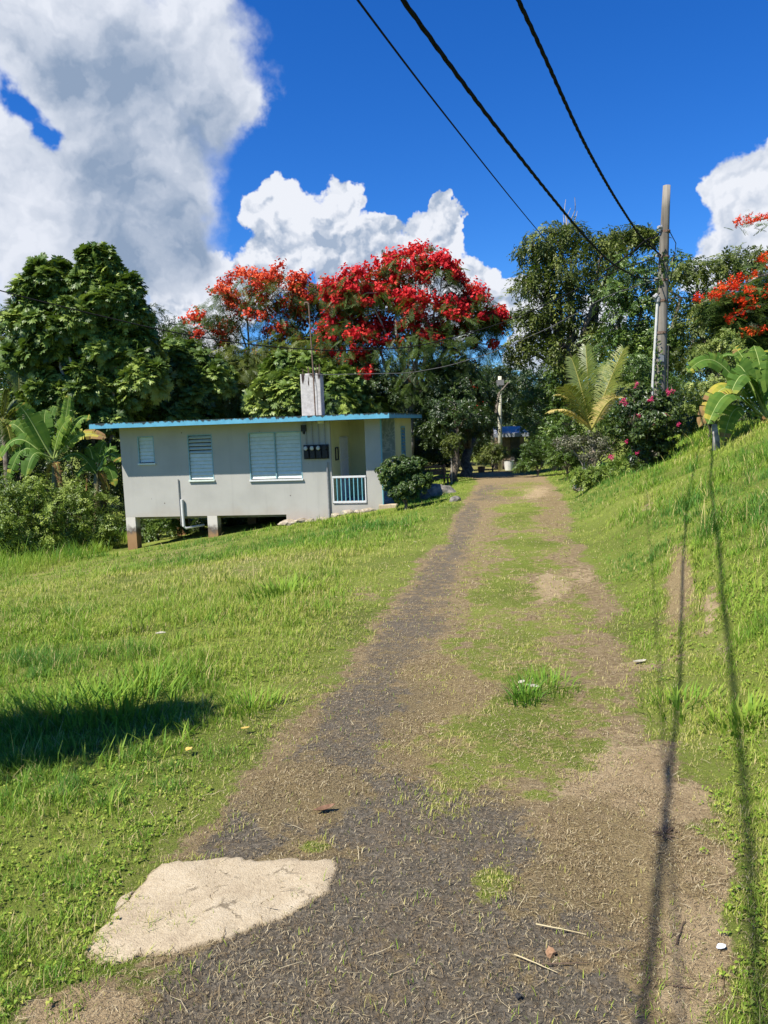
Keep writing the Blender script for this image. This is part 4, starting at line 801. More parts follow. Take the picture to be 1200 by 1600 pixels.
# ---- flame trees
tree('flame_tree', 'orange red flowering flame tree on the left behind the house', 'tree', 39, [(345, 478, 34), (395, 458, 36), (440, 455, 32), (480, 462, 30), (325, 520, 36), (375, 510, 36), (425, 505, 36), (470, 500, 34), (515, 470, 30), (310, 560, 42), (360, 560, 42), (510, 520, 32), (300, 520, 30), (410, 560, 40), (460, 545, 38), (525, 500, 34), (500, 545, 36)], 410, FERN, .62, 1.35, M_FERN, PBARK, .18, flowers=[.62, .75, .75, .7, .4, .45, .45, .45, .55, .12, .12, .3, .1, .15, .2, .45, .15], fmat=FL_R, twigs=5, flat=.5, up=1.2, fork=.5, fsize=.24, fn=11, nsub=.9)
tree('flame_tree', 'large crimson flowering flame tree rising behind the porch end of the house', 'tree', 35, [(640, 425, 36), (690, 432, 32), (600, 440, 34), (560, 462, 34), (655, 468, 42), (720, 468, 34), (600, 490, 42), (690, 500, 40), (550, 500, 34), (745, 490, 32), (770, 505, 18), (640, 530, 44), (590, 545, 40), (700, 545, 40), (745, 535, 30), (570, 575, 32), (650, 580, 44), (710, 590, 40), (620, 620, 40), (530, 465, 28), (525, 520, 34), (545, 545, 34), (660, 545, 44), (720, 550, 40)], 640, FERN, .58, 1.4, M_FERN, PBARK, .19, flowers=[1, .95, 1, .9, .9, .75, .85, .65, .8, .65, .7, .75, .85, .3, .5, .75, .25, .12, .18, .8, .6, .5, .25, .2], fmat=FL_C, twigs=5, flat=.5, up=1.2, fork=.5, fsize=.24, fn=12, nsub=1.0)
# ---- behind the house
tree('feathery_tree', 'olive green feathery tree behind the roof left of the concrete stub', 'tree', 35.5, [(345, 615, 36), (385, 600, 38), (425, 615, 36), (400, 640, 40), (350, 650, 36)], 385, FERN, .62, 2.2, M_OLIVE, tr=.14, flat=.6, up=.9)
tree('breadfruit_tree', 'pale green breadfruit tree right behind the concrete roof stub', 'tree', 34.5, [(460, 580, 36), (440, 605, 30), (490, 600, 32), (530, 610, 32), (470, 630, 40), (520, 640, 36), (425, 640, 32), (560, 640, 30)], 475, BREAD, .44, 2.0, M_BREAD, PBARK, .14, twigs=4, flat=.9, fill=.3, droop=.0, up=1.0, sub=(.14, .26), nsub=2.0, spread=1.5, vs=.22, v0=.6)
tree('shade_tree', 'dark leafy tree filling the gap right of the yellow house wall', 'tree', 35, [(690, 610, 40), (730, 600, 42), (770, 610, 36, 9), (700, 650, 42), (735, 650, 36), (790, 600, 30, 9), (675, 660, 30), (770, 645, 30, 9)], 725, SPRIG, .42, 3.6, M_DARK, tr=.24, flowers=.05, fmat=FL_R, fsize=.2, fn=4, v0=.52)
tree('shade_tree', 'dim dark tree in deep shade beyond the bend of the drive', 'tree', 50, [(700, 690, 36), (745, 670, 36), (690, 640, 40), (730, 630, 40), (660, 690, 34)], 690, SPRIG, .5, 2.6, M_DARK, tr=.25)
tree('roadside_tree', 'thin dark trunked tree standing in shade left of the drive', 'tree', 33, [(712, 640, 30), (690, 655, 26), (735, 650, 26)], 712, SPRIG, .4, 3, M_DARK, BARK, .15, fork=.8)
tree('sapling', 'slender pale stemmed sapling in front of the dark trunk by the drive', 'sapling', 31.5, [(704, 692, 11), (700, 704, 8), (709, 683, 7)], 704, SPRIG, .22, 6, M_OLIVE, PBARK, .04, fork=.9)
# ---- right group
tree('big_tree', 'tall spreading tree with drooping leaf clusters right of the gap in the trees', 'tree', 37, [(830, 385, 28), (865, 365, 26), (905, 378, 30), (940, 400, 30), (850, 420, 36), (890, 430, 38), (825, 440, 28), (930, 445, 34), (870, 475, 40), (825, 495, 26), (910, 495, 40), (845, 525, 32), (815, 545, 22), (885, 540, 36), (925, 540, 36), (960, 375, 18), (990, 362, 14), (1012, 366, 10)], 890, DROOPY, .62, 1.7, M_OLIVE, BARK, .34, twigs=4, droop=1.0, flat=.8, nsub=.95, fork=.45, v0=.42, vs=.2)
tree('leafy_tree', 'dense mid green tree directly left of and behind the utility pole', 'tree', 31, [(985, 425, 32), (1010, 455, 36), (960, 470, 34), (1045, 420, 34), (1050, 465, 36), (985, 510, 40), (1030, 520, 42), (960, 540, 36), (1010, 570, 44), (1060, 545, 38), (970, 590, 38)], 1000, SPRIG, .44, 3.2, M_MID, tr=.26, v0=.5, vs=.2)
tree('leafy_tree', 'broad olive topped tree at right behind the orange flame tree', 'tree', 29, [(1085, 425, 30), (1120, 425, 34), (1160, 415, 34), (1195, 415, 34), (1090, 470, 36), (1130, 475, 40), (1180, 470, 44), (1090, 520, 38), (1140, 530, 42), (1190, 530, 44), (1100, 570, 40), (1150, 580, 44), (1220, 480, 44)], 1130, SPRIG, .42, 3.2, M_OLIVE, tr=.26, v0=.42, vs=.18)
e = None
tree('vine_mound', 'vine smothered mound tree with bright green top beyond the drive', 'tree', 37, [(850, 600, 30), (880, 590, 30), (835, 630, 26), (870, 630, 34), (840, 660, 26), (875, 665, 30), (905, 620, 28), (910, 570, 22)], 865, SPRIG, .34, 5.0, M_MID, tr=.16, fill=.75, v0=.52)
tree('vine_mound', 'dark vine covered shrub tree between the coconut palm and the utility pole', 'tree', 26.5, [(960, 590, 28), (990, 575, 26), (985, 610, 30), (950, 625, 28), (1015, 600, 28), (1010, 640, 30), (1050, 610, 26)], 985, SPRIG, .30, 5.5, M_MID, tr=.12, fill=.7)
tree('far_tree', 'hazy dark green tree low in the gap below the drooping branches', 'tree', 58, [(800, 605, 36), (770, 600, 32), (830, 600, 32), (790, 640, 40), (840, 640, 40), (760, 640, 36)], 800, SPRIG, .6, 2.2, M_DARK, tr=.25)
FT = tree('flame_tree', 'orange flowering flame tree leaning in at the right edge', 'tree', 21, [(1185, 452, 24), (1150, 470, 18), (1215, 450, 28), (1190, 490, 26), (1150, 500, 18), (1235, 490, 32), (1215, 530, 30), (1170, 530, 22), (1250, 420, 30), (1128, 480, 12)], 1330, FERN, .50, 2.2, M_FERN, PBARK, .26, flowers=.0, fmat=FL_O, twigs=4, flat=.4, up=1.3, fork=.45)
fg = Geo(); ff = Geo()
for (pts, w) in (([(1094, 470), (1115, 460), (1140, 452), (1165, 440), (1185, 420), (1205, 412), (1230, 405)], 9), ([(1138, 496), (1160, 485), (1180, 470), (1205, 455), (1230, 450)], 8), ([(1125, 450), (1140, 446)], 5), ([(1152, 350), (1163, 346), (1168, 352)], 5), ([(1186, 340), (1196, 336), (1204, 342)], 5), ([(1190, 398), (1205, 396)], 5), ([(1170, 590), (1178, 598)], 5), ([(1145, 470), (1160, 468)], 5), ([(1150, 520), (1195, 515)], 3)):
    P0 = np.array([at(px, py, 20.3) for px, py in pts]); ln = np.linalg.norm(np.diff(P0, axis=0), axis=1).sum(); nc = max(2, int(ln/.075)); s = np.sort(rng.random(nc))*(len(pts)-1)
    Cc = np.stack([np.interp(s, np.arange(len(pts)), P0[:, i]) for i in range(3)], -1)+rng.normal(size=(nc, 3))*[.05, .22, .06]*(w/7)
    for c_ in Cc:
        m = int(4+8*rng.random()); P = c_+rng.normal(size=(m, 3))*.055; tone = .45+.25*rng.normal()
        scatter(fg, FLOWER, P, frames(rng.normal(size=(m, 3))+[0, -.4, 1], rng.normal(size=(m, 3))), .06*(.6+.8*rng.random(m)), np.clip(tone+rng.normal(size=m)*.2, 0, 1))
    nf = nc*2; ci = rng.integers(0, nc, nf); Pf = Cc[ci]+rng.normal(size=(nf, 3))*[.14, .3, .10]-[0, 0, .10]; scatter(ff, FERN, Pf, frames(rng.normal(size=(nf, 3))*.4+[0, -.3, 1], rng.normal(size=(nf, 3))), .38*(.7+.6*rng.random(nf)), np.clip(.5+.25*rng.normal(size=nf), 0, 1))
FO = np.array(FT.location); fg.build('blossom', FL_O, FT, off=FO); ff.build('spray_leaves', M_FERN, FT, off=FO)
tw = Geo()
for pts in ([(1300, 470), (1235, 420), (1185, 432), (1140, 458), (1096, 472)], [(1300, 500), (1240, 460), (1180, 480), (1138, 498)], [(1330, 380), (1230, 335), (1190, 342), (1156, 352)]):
    P = np.array([at(px, py, 20.5) for px, py in pts]); tw.tube(P, np.linspace(.07, .012, len(P)), 6, cap=False)
tw.build('branch', PBARK, FT, True, off=FO)
# bare twigs over the big tree
bt = thing('dead_branch', at(890, 370, 37), 'bare dead branch sticking up out of the big tree top', 'dead branch'); e = Geo()
for (x, y) in ((884, 312), (898, 308), (892, 325), (902, 330), (880, 335), (888, 345)):
    a, b = at(888, 375, 37), at(x, y, 37+rng.normal()*.4); limb(e, a, b, .035, .012, .02)
e.build('twigs', PBARK, bt, off=np.array(bt.location)); 
# ---- coconut palm and other palms
M_PALM = leafmat('palm_leaflets', [(0, (.055, .085, .012)), (.5, (.16, .20, .03)), (.75, (.36, .35, .07)), (1, (.72, .55, .20))], .38, .5, .3, (.25, .28, .03))
RACH = simple('palm_rachis', (.28, .26, .08), (.42, .36, .14), 6, .5)
def frond(root, base, tip, droop, nl, ll, wl, v, hang=.5, plane=None):
    nl = int(nl*1.7); wl *= .85; ll *= .8; v = v-.06 if v < .8 else v; hang *= .45
    t = np.linspace(0, 1, 16)[:, None]; P = base+(tip-base)*t; L_ = np.linalg.norm(tip-base); P[:, 2] += (np.sin(t[:, 0]*np.pi*.5)-t[:, 0])*L_*droop*1.6
    g_ = Geo(); g_.tube(P, np.linspace(.03, .006, 16), 5, var=.8); s = np.linspace(.12, .99, nl); T = nrm(np.gradient(P, axis=0)); side0 = nrm(np.cross(nrm(tip-base), [0, 0, 1.])) if plane is None else nrm(np.array(plane, float))
    for i, u in enumerate(s):
        k = u*15; i0 = min(14, int(k)); p = P[i0]+(P[i0+1]-P[i0])*(k-i0); d = T[i0]
        l = ll*(math.sin(.35+2.5*u))**.7*(.85+.3*rng.random())
        for sd in (-1, 1):
            a = nrm(side0*sd*(1+.2*rng.normal())+d*(.32+.45*u)+np.array([0, 0, .25])); w = wl*nrm(d-a*(d@a)+.15*nrm(np.cross(a, [0.1, 0, 1.])))*.5
            p1 = p+a*l*.5; p2 = p+a*l-np.array([0, 0, hang*l*(.8+.4*rng.random())])
            g_.add([p-w*.5, p+w*.5, p1-w, p1+w, p2-w*.1, p2+w*.1], BLQ, None, np.clip(v+rng.normal()*.09, 0, 1))
    o = g_.build('frond', M_PALM, root, off=np.array(root.location)); return o
CB = at(925, 702, 22.5); CB[2] = hz(CB[0], CB[1])
coco = thing('coconut_palm', CB, 'young coconut palm with yellowing lower fronds left of the utility pole', 'palm tree')
e = Geo(); e.tube([CB-[0, 0, .2], CB+[.02, 0, .5], CB+[0, 0, 1.0]], [.16, .13, .08], 10); e.build('trunk', simple('palm_trunk', (.16, .12, .08), (.32, .26, .18), 8, .9), coco, True, off=CB)
cc = at(924, 672, 22.5)
for (px, py, dy, dr, v, lab) in ((975, 545, -.3, .10, .62, 0), (915, 540, .5, .05, .42, 0), (893, 560, .3, .2, .35, 0), (880, 605, -.8, .35, .5, 0), (868, 618, .2, .5, .85, 'yellowed lower frond'), (858, 645, -.5, .45, .95, 'straw yellow drooping frond'), (968, 622, -.6, .6, .9, 'bent yellowed frond'), (945, 570, 1.0, .15, .4, 0), (965, 600, .6, .4, .45, 0), (1000, 600, .8, .4, .45, 0), (905, 590, 1.2, .3, .4, 0)):
    o = frond(coco, cc, at(px, py, 22.5+dy), dr, 46, .62 if v < .8 else .42, .035, v, .45 if v < .8 else .7, plane=(.75, -.55, .15) if abs(px-930) < 60 else None)
    if lab: o['label'] = lab
def small_palm(px, py, Y, top, label, tips, v, ll=.6):
    b = at(px, py, Y); b[2] = hz(b[0], b[1]); r = thing('palm', b, label, 'palm tree'); tpt = at(px, top, Y); e = Geo(); e.tube([b-[0, 0, .2], (b+tpt)/2+[.1, 0, 0], tpt], [.14, .11, .09], 8); e.build('trunk', BARK, r, True, off=b)
    for (x, y, dy, dr) in tips: frond(r, tpt, at(x, y, Y+dy), dr, 42, ll, .05, v+rng.normal()*.04, .8)
small_palm(35, 800, 31, 540, 'grey green palm with hanging fronds at the left edge', [(70, 500, -.4, .6), (60, 580, -.8, 1.0), (-10, 490, 0, .5), (20, 470, .3, .3), (-30, 560, -.4, .9), (95, 560, -.3, .9), (30, 610, -1, 1.1), (85, 530, .5, .7)], .25, .8)
small_palm(5, 800, 28.5, 660, 'low palm with thin fronds behind the left banana plant', [(50, 640, -.2, .6), (40, 690, -.5, .8), (-30, 640, 0, .6), (10, 610, 0, .3), (30, 625, .5, .5), (20, 705, -.6, .9)], .3, .5)
# ---- banana plants
M_BAN = leafmat('banana_leaf', [(0, (.045, .10, .015)), (.4, (.085, .17, .025)), (.7, (.19, .27, .04)), (.85, (.50, .42, .06)), (1, (.30, .17, .07))], .6, .15, .38, (.22, .36, .03))
MIDR = simple('banana_midrib', (.24, .32, .08), (.34, .40, .12), 6, .45)
def banana_leaf(root, base, tip, droop, width, v, face=(0, -.5, 1.), tear=.35, brown=0):
    n = 30; t = np.linspace(0, 1, n)[:, None]; P = base+(tip-base)*t; L_ = np.linalg.norm(tip-base); P[:, 2] += np.sin(t[:, 0]**1.35*np.pi)*L_*(droop+.07); P[:, 0] += np.sin(t[:, 0]*np.pi)*L_*rng.normal()*.05; T = nrm(np.gradient(P, axis=0)); S = nrm(np.cross(T, np.array(face))); N_ = np.cross(S, T)
    g_ = Geo(); u = t[:, 0]; W = width*.62*np.clip(np.sin(np.pi*np.clip((u-.2)/.8, 0, 1)**.8), 0, 1)**.36*(u > .2); sag = .0
    for sd in (-1, 1):
        drop = 0.; i = 0
        while i < n-1:
            seg = max(1, 1+int(rng.exponential(.9/tear))) if tear > 0 else n; j = min(n-1, i+seg); dr_ = .1+1.5*rng.random()*tear
            for k in range(i, j):
                a, b = P[k], P[k+1]; ya, yb = W[k], W[k+1]
                if max(ya, yb) < .01: continue
                g1 = .22 if k == i and i > 0 else 0
                def e_(p, s_, nn, w_, f): return p+sd*s_*w_*f*(1-.25*dr_*f)+nn*w_*f*(.45-.9*dr_*f*1.3)
                a2 = a+(b-a)*g1
                V = [a, b, e_(a2, S[k], N_[k], ya, .5), e_(b, S[k+1], N_[k+1], yb, .5), e_(a+(b-a)*g1*2, S[k], N_[k], ya, 1), e_(b, S[k+1], N_[k+1], yb, 1)]
                vv = v+rng.normal()*.06+(.45*rng.random() if u[k] > .88 and rng.random() < .6 else 0)+(brown*.6*max(0, u[k]-.55)/.45)
                g_.add(V, [[0, 1, 3, 2], [2, 3, 5, 4]], None, np.clip([vv, vv+brown*.12+.03], 0, 1))
            i = j
    o = g_.build('leaf', M_BAN, root, off=np.array(root.location))
    m_ = Geo(); m_.tube(P, np.linspace(.035, .006, n)*width/.55, 6, cap=False); m_.build('midrib', MIDR, o, True, off=np.array(root.location)); return o
def banana(px, py, Y, topy, label, leaves, nst=1, stemr=.11):
    b = at(px, py, Y); b[2] = hz(b[0], b[1]); r = thing('banana_plant', b, label, 'banana plant'); tp = at(px, topy, Y); e = Geo(); e.tube([b-[0, 0, .2], b*.5+tp*.5, tp], [stemr*1.2, stemr, stemr*.6], 10); e.build('stem', simple('banana_stem', (.13, .10, .05), (.26, .24, .10), 7, .7), r, True, off=b)
    for (x, y, dy, dr, w, v, fc, br) in leaves:
        o = banana_leaf(r, tp+rng.normal(size=3)*.04, at(x, y, Y+dy), dr, w, v, fc, .4, br)
        if br > .5: o['label'] = 'yellowed and browned leaf'
    for k in range(3):
        a = rng.random()*6.28; q = tp+np.array([math.cos(a)*.45, math.sin(a)*.45, -.75-.3*rng.random()]); o = banana_leaf(r, tp-[0, 0, .05], q, .35, .26, .97, (math.cos(a), math.sin(a), .2), .6, .1)
        o['label'] = 'withered brown hanging leaf'
    return r
U = (0, -.55, 1.); Fc = (0, -1., .25)
banana(84, 800, 27.6, 722, 'broad leaved banana plant standing left of the house corner', [(108, 617, 0, .02, .42, .45, Fc, 0), (28, 632, -.5, .06, .62, .42, (.5, -1, .3), 0), (86, 634, .5, 0, .3, .3, Fc, 0), (112, 652, -.4, .05, .5, .55, (-.5, -1, .3), 0), (142, 655, .2, .15, .5, .5, U, 0), (14, 664, .2, .12, .5, .4, (.3, -1, .4), .25), (-4, 722, -.3, .35, .62, .35, U, .2), (12, 752, -.6, .45, .6, .3, U, 0), (40, 745, -.9, .35, .55, .32, U, 0), (166, 684, -.2, .12, .42, .62, (-.3, -1, .5), .75), (118, 668, .6, .2, .4, .4, U, .9), (72, 640, .3, .05, .55, .35, Fc, 0), (150, 740, .3, .3, .5, .35, U, 0)], stemr=.12)
banana(150, 830, 28, 735, 'shaded banana plant squeezed between shrubs and the left house wall', [(182, 705, 0, .25, .5, .35, U, 0), (188, 722, -.4, .3, .5, .42, U, 0), (135, 700, .2, .2, .45, .35, U, 0), (120, 745, -.2, .3, .45, .3, U, 0), (165, 690, .4, .1, .4, .4, Fc, 0), (180, 760, -.3, .4, .4, .35, U, 0)])
banana(1198, 690, 16, 652, 'banana plant with torn drooping leaves on the bank at right edge', [(1073, 582, -.3, .20, .36, .42, (.1, -.9, .6), 0), (1092, 668, -.6, .34, .36, .74, U, .35), (1106, 663, -.9, .22, .40, .40, U, .1), (1148, 542, .4, .02, .34, .5, Fc, 0), (1150, 570, .2, .12, .5, .38, (.4, -1, .2), 0), (1178, 540, .6, 0, .4, .45, Fc, 0), (1205, 545, .3, .05, .46, .4, Fc, 0), (1130, 690, -.5, .3, .36, .45, U, .3), (1120, 560, .5, .2, .3, .35, U, 0), (1175, 590, -.4, .1, .45, .35, U, 0), (1250, 600, 0, .2, .5, .4, U, 0), (1240, 640, -.3, .3, .5, .4, U, 0), (1140, 620, -.5, .4, .42, .35, U, 0)])
# ---- shrubs
def shrub(name, label, Y, bl, base, tmpl, size, dens, mat, **kw):
    return tree(name, label, 'shrub', Y, bl, base, tmpl, size, dens, mat, tr=.05, fork=.3, twigs=2, **kw)
shrub('shrub', 'light green leafy shrub at far left edge of the lawn', 25.8, [(-10, 760, 30), (30, 775, 30), (60, 768, 28), (15, 800, 32), (50, 815, 34), (5, 826, 30), (85, 795, 28), (-20, 790, 34), (30, 835, 24), (70, 832, 24), (90, 820, 22)], 35, SPRIG, .32, 5, M_LIGHT, v0=.5, vs=.22)
shrub('shrub', 'darker shrub between the banana plant and the left house corner', 26.2, [(125, 800, 30), (150, 785, 24), (105, 825, 28), (145, 828, 26), (168, 815, 20), (120, 770, 20), (125, 838, 20), (165, 838, 18)], 130, SPRIG, .30, 5, M_LIGHT, v0=.42, vs=.22)
shrub('shrub', 'dim shrub in the shade beneath the raised left end of the house', 27.5, [(215, 815, 18), (250, 825, 22), (225, 835, 18), (275, 822, 16)], 240, SPRIG, .28, 5, M_MID)
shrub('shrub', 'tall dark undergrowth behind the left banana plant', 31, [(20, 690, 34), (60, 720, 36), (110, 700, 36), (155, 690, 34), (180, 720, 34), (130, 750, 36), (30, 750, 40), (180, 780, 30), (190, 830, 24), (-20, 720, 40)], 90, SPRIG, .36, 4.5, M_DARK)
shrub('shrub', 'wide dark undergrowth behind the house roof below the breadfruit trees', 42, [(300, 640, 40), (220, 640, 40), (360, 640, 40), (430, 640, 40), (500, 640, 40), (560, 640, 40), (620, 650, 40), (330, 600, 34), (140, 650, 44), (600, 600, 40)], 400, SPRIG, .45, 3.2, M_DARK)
M_HEDGE = LM('glossy_hedge_leaves', (.025, .05, .010), (.055, .10, .016), (.24, .29, .04), rough=.42, spec=.4, trans=.15)
hb = shrub('round_bush', 'clipped round glossy bush at the right corner of the house', 21.6, [(632, 748, 32), (610, 741, 23), (655, 741, 23), (632, 732, 20), (610, 755, 16), (654, 758, 17), (632, 770, 17), (648, 726, 13), (616, 726, 13), (640, 772, 12), (620, 768, 13)], 632, LEAF, .085, 210, M_HEDGE, fill=.6, sub=(.22, .34), flat=1.0, up=.6, vs=.12, v0=.4)
shrub('ground_cover', 'low lush broad leaved plants at the end of the bank by the drive', 19.3, [(905, 745, 14), (930, 738, 16), (960, 733, 17), (985, 728, 15), (945, 746, 12), (915, 752, 10)], 940, SPRIG, .2, 15, M_LIGHT, fill=.5, v0=.5)
FL_P = leafmat('pink_blossom', [(0, (.45, .02, .10)), (.5, (.62, .04, .16)), (1, (.75, .14, .26))], .6, .2, .3, (.8, .06, .2))
shrub('flowering_bush', 'tall bush with pink flowers in front of the utility pole', 18, [(1010, 630, 26), (1040, 640, 24), (985, 650, 24), (1015, 665, 28), (1050, 670, 22), (985, 685, 24), (1020, 700, 26), (1000, 720, 20), (1050, 700, 18), (1000, 608, 12), (960, 670, 16), (1005, 735, 13), (1022, 655, 28), (1032, 690, 24), (1030, 625, 16), (1012, 690, 24)], 1008, LEAF, .10, 46, M_DARK, fill=.45, sub=(.25, .42), v0=.62, vs=.25)
fb = [o for o in bpy.data.objects if o.name.startswith('flowering_bush')][0]; FBo = np.array(fb.location); fg = Geo()
for (px, py, r, m) in ((975, 628, .09, 16), (1017, 625, .08, 14), (1045, 612, .1, 18), (993, 600, .07, 8), (1042, 650, .05, 7), (957, 715, .07, 12), (1023, 660, .05, 6), (978, 690, .05, 5), (1060, 662, .06, 7), (995, 708, .04, 4), (1000, 650, .05, 5)):
    P = at(px, py, 17.5)+rng.normal(size=(m, 3))*r*.42; scatter(fg, FLOWER, P, frames(rng.normal(size=(m, 3))+[0, -.7, .6], rng.normal(size=(m, 3))), .036, rng.random(m))
fg.build('blossom', FL_P, fb, off=FBo)
shrub('twiggy_shrub', 'sparse grey brown twiggy shrub under the coconut palm', 20.5, [(905, 690, 22), (930, 690, 20), (885, 695, 18), (915, 712, 18), (940, 705, 16)], 912, LEAF, .07, 34, LM('greyish_leaves', (.06, .06, .035), (.12, .115, .065), (.20, .20, .11), trans=.15), fill=.3, vs=.2, bark=PBARK)
shrub('shrub', 'yellow green shrub with pale leaf edges behind the right banana plant', 17.5, [(1090, 610, 18), (1120, 600, 18), (1110, 630, 18), (1085, 635, 14), (1140, 620, 18), (1130, 645, 16)], 1110, SPRIG, .17, 13, M_LIME, fill=.4)
shrub('shrub', 'light green upright shrub above the right banana plant leaves', 19, [(1110, 545, 14), (1135, 530, 14), (1150, 545, 12), (1120, 565, 12), (1095, 555, 12), (1165, 560, 14)], 1130, SPRIG, .2, 10, M_LIME, fill=.4)
shrub('shrub', 'dark undergrowth on the bank top behind the pink flowering bush', 21.5, [(1070, 650, 26), (1100, 660, 26), (1140, 665, 26), (1180, 665, 26), (1080, 625, 26), (1150, 630, 26), (1210, 640, 30)], 1120, SPRIG, .3, 6.5, M_DARK)
shrub('shrub', 'dark shaded shrub where the drive bends right of the hut', 33, [(835, 715, 17), (820, 725, 12), (850, 705, 16), (865, 715, 14), (845, 690, 14), (830, 700, 12)], 840, SPRIG, .26, 7, M_MID, v0=.35)
shrub('shrub', 'broad leaved low plants in shade at the foot of the palm bank', 29, [(880, 715, 13), (895, 705, 13), (870, 700, 14), (888, 690, 14), (905, 725, 9)], 885, SPRIG, .26, 7, M_MID)
shrub('shrub', 'sunlit bush at the foot of the distant pale pole', 41, [(762, 706, 11), (775, 700, 11), (785, 708, 10), (770, 715, 10), (755, 714, 8)], 770, SPRIG, .26, 8, M_OLIVE)
shrub('shrub', 'small bright bush in front of the far hut right side', 39, [(808, 708, 10), (820, 700, 10), (815, 715, 8), (828, 708, 9)], 815, SPRIG, .24, 8, M_OLIVE, v0=.6)
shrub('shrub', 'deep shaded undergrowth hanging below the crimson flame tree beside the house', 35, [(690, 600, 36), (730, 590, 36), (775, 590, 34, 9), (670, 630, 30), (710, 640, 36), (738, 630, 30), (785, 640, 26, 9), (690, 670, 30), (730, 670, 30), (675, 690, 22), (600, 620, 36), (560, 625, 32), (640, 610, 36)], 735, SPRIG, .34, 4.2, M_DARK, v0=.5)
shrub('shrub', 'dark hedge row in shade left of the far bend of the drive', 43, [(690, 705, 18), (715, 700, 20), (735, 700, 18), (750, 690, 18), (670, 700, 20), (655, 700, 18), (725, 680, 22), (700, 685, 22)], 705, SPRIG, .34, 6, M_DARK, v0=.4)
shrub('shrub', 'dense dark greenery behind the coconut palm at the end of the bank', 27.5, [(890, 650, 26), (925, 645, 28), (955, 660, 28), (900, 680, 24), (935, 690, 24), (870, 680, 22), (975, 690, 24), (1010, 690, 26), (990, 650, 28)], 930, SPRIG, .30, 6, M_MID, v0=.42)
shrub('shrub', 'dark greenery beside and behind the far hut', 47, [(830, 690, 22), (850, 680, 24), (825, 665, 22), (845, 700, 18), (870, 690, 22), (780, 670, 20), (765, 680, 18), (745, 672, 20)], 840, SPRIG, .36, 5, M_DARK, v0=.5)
shrub('shrub', 'black undergrowth added to deepen the shade between the house and the thin dark trunk', 37, [(665, 715, 20), (690, 712, 18), (650, 700, 22), (670, 690, 24), (700, 722, 12), (640, 715, 18)], 668, SPRIG, .3, 6, M_DARK, v0=.4)  # dark leaves added to cover lit lawn and make the shade here
tree('feathery_tree', 'feathery green tree filling the space under the orange red flame tree', 'tree', 37, [(310, 600, 34), (345, 585, 34), (300, 630, 34), (330, 630, 34), (400, 565, 34), (440, 555, 34), (370, 560, 34), (480, 550, 30)], 325, FERN, .6, 3.2, M_OLIVE, tr=.14, flat=.6, up=.9, v0=.55)
tree('feathery_tree', 'leafy green tree between the roof mast and the crimson flame tree', 'tree', 36.5, [(520, 585, 32), (555, 595, 34), (590, 600, 34), (540, 625, 34), (580, 630, 34), (500, 560, 26), (620, 620, 30)], 555, FERN, .6, 3.2, M_OLIVE, tr=.14, flat=.6, up=.9, v0=.5, flowers=.12, fmat=FL_R, fsize=.22, fn=8)
shrub('shrub', 'dark weeds added to deepen the shade under the middle of the raised house', 29.5, [(350, 815, 16), (385, 812, 16), (420, 808, 14), (320, 822, 16), (300, 828, 14), (365, 825, 12)], 360, SPRIG, .26, 5, M_DARK)  # added leaves that keep light out of the space beneath the floor
# pale trunk on the bank, rock by the ground cover
pt = at(1120, 684, 15.5); pt[2] = hz(pt[0], pt[1]); e = Geo(); e.tube([[0, 0, -.2], [.0, .02, .18], [-.03, .0, .32], [-.03, .05, .5]], [.09, .07, .06, .05], 10); o = e.build('tree_stump', simple('whitish_stem', (.16, .145, .12), (.36, .34, .30), 9, .9), smooth=True); o.location = tuple(pt); tag(o, 'short whitish trunk on the bank under the right banana leaves', 'stump')
p = gp(907, 722); blob('rock', STONE_L, at(908, 722, 21)*[1, 1, 0]+[0, 0, hz(*at(908, 722, 21)[:2])], (.26, .2, .16), 'pale rock under the twiggy shrub beside the drive', 'rock', seed=77)
# tree left of the frame whose shade falls on the near lawn
SD = np.array([-math.cos(math.radians(55))*math.sin(math.radians(52)), -math.cos(math.radians(55))*math.cos(math.radians(52)), math.sin(math.radians(55))])
def shade_blob(px, py, h, r): g0 = gp(px, py); return (g0+SD*h/SD[2], r)
root = thing('shade_tree', (-5.3, 2.6, hz(-5.3, 2.6)), 'leafy tree beside the near lawn casting the dark shade at left', 'tree'); off = np.array(root.location); e = Geo()
SB = [shade_blob(270, 1120, 3.6, .20), shade_blob(200, 1135, 3.6, .28), shade_blob(110, 1150, 3.7, .32), shade_blob(20, 1160, 3.7, .36), shade_blob(-80, 1160, 3.8, .42), shade_blob(-200, 1150, 3.9, .5), shade_blob(-320, 1120, 4.2, .5)]
crown(e, SB, 60, SPRIG, .2, fill=.0, nsub=1.2, sub=(.4, .6), zmin=-1); e.build('crown', M_MID, root, off=off)
e = Geo(); e.tube([off-[0, 0, .2], off+[0, 0, 1.6], off+[.2, -.4, 3.2]], [.14, .12, .07], 8); limb(e, off+[.1, -.2, 2.6], SB[1][0], .06, .02); limb(e, off+[.1, -.2, 2.8], SB[4][0], .05, .02); e.build('trunk', BARK, root, True, off=off)
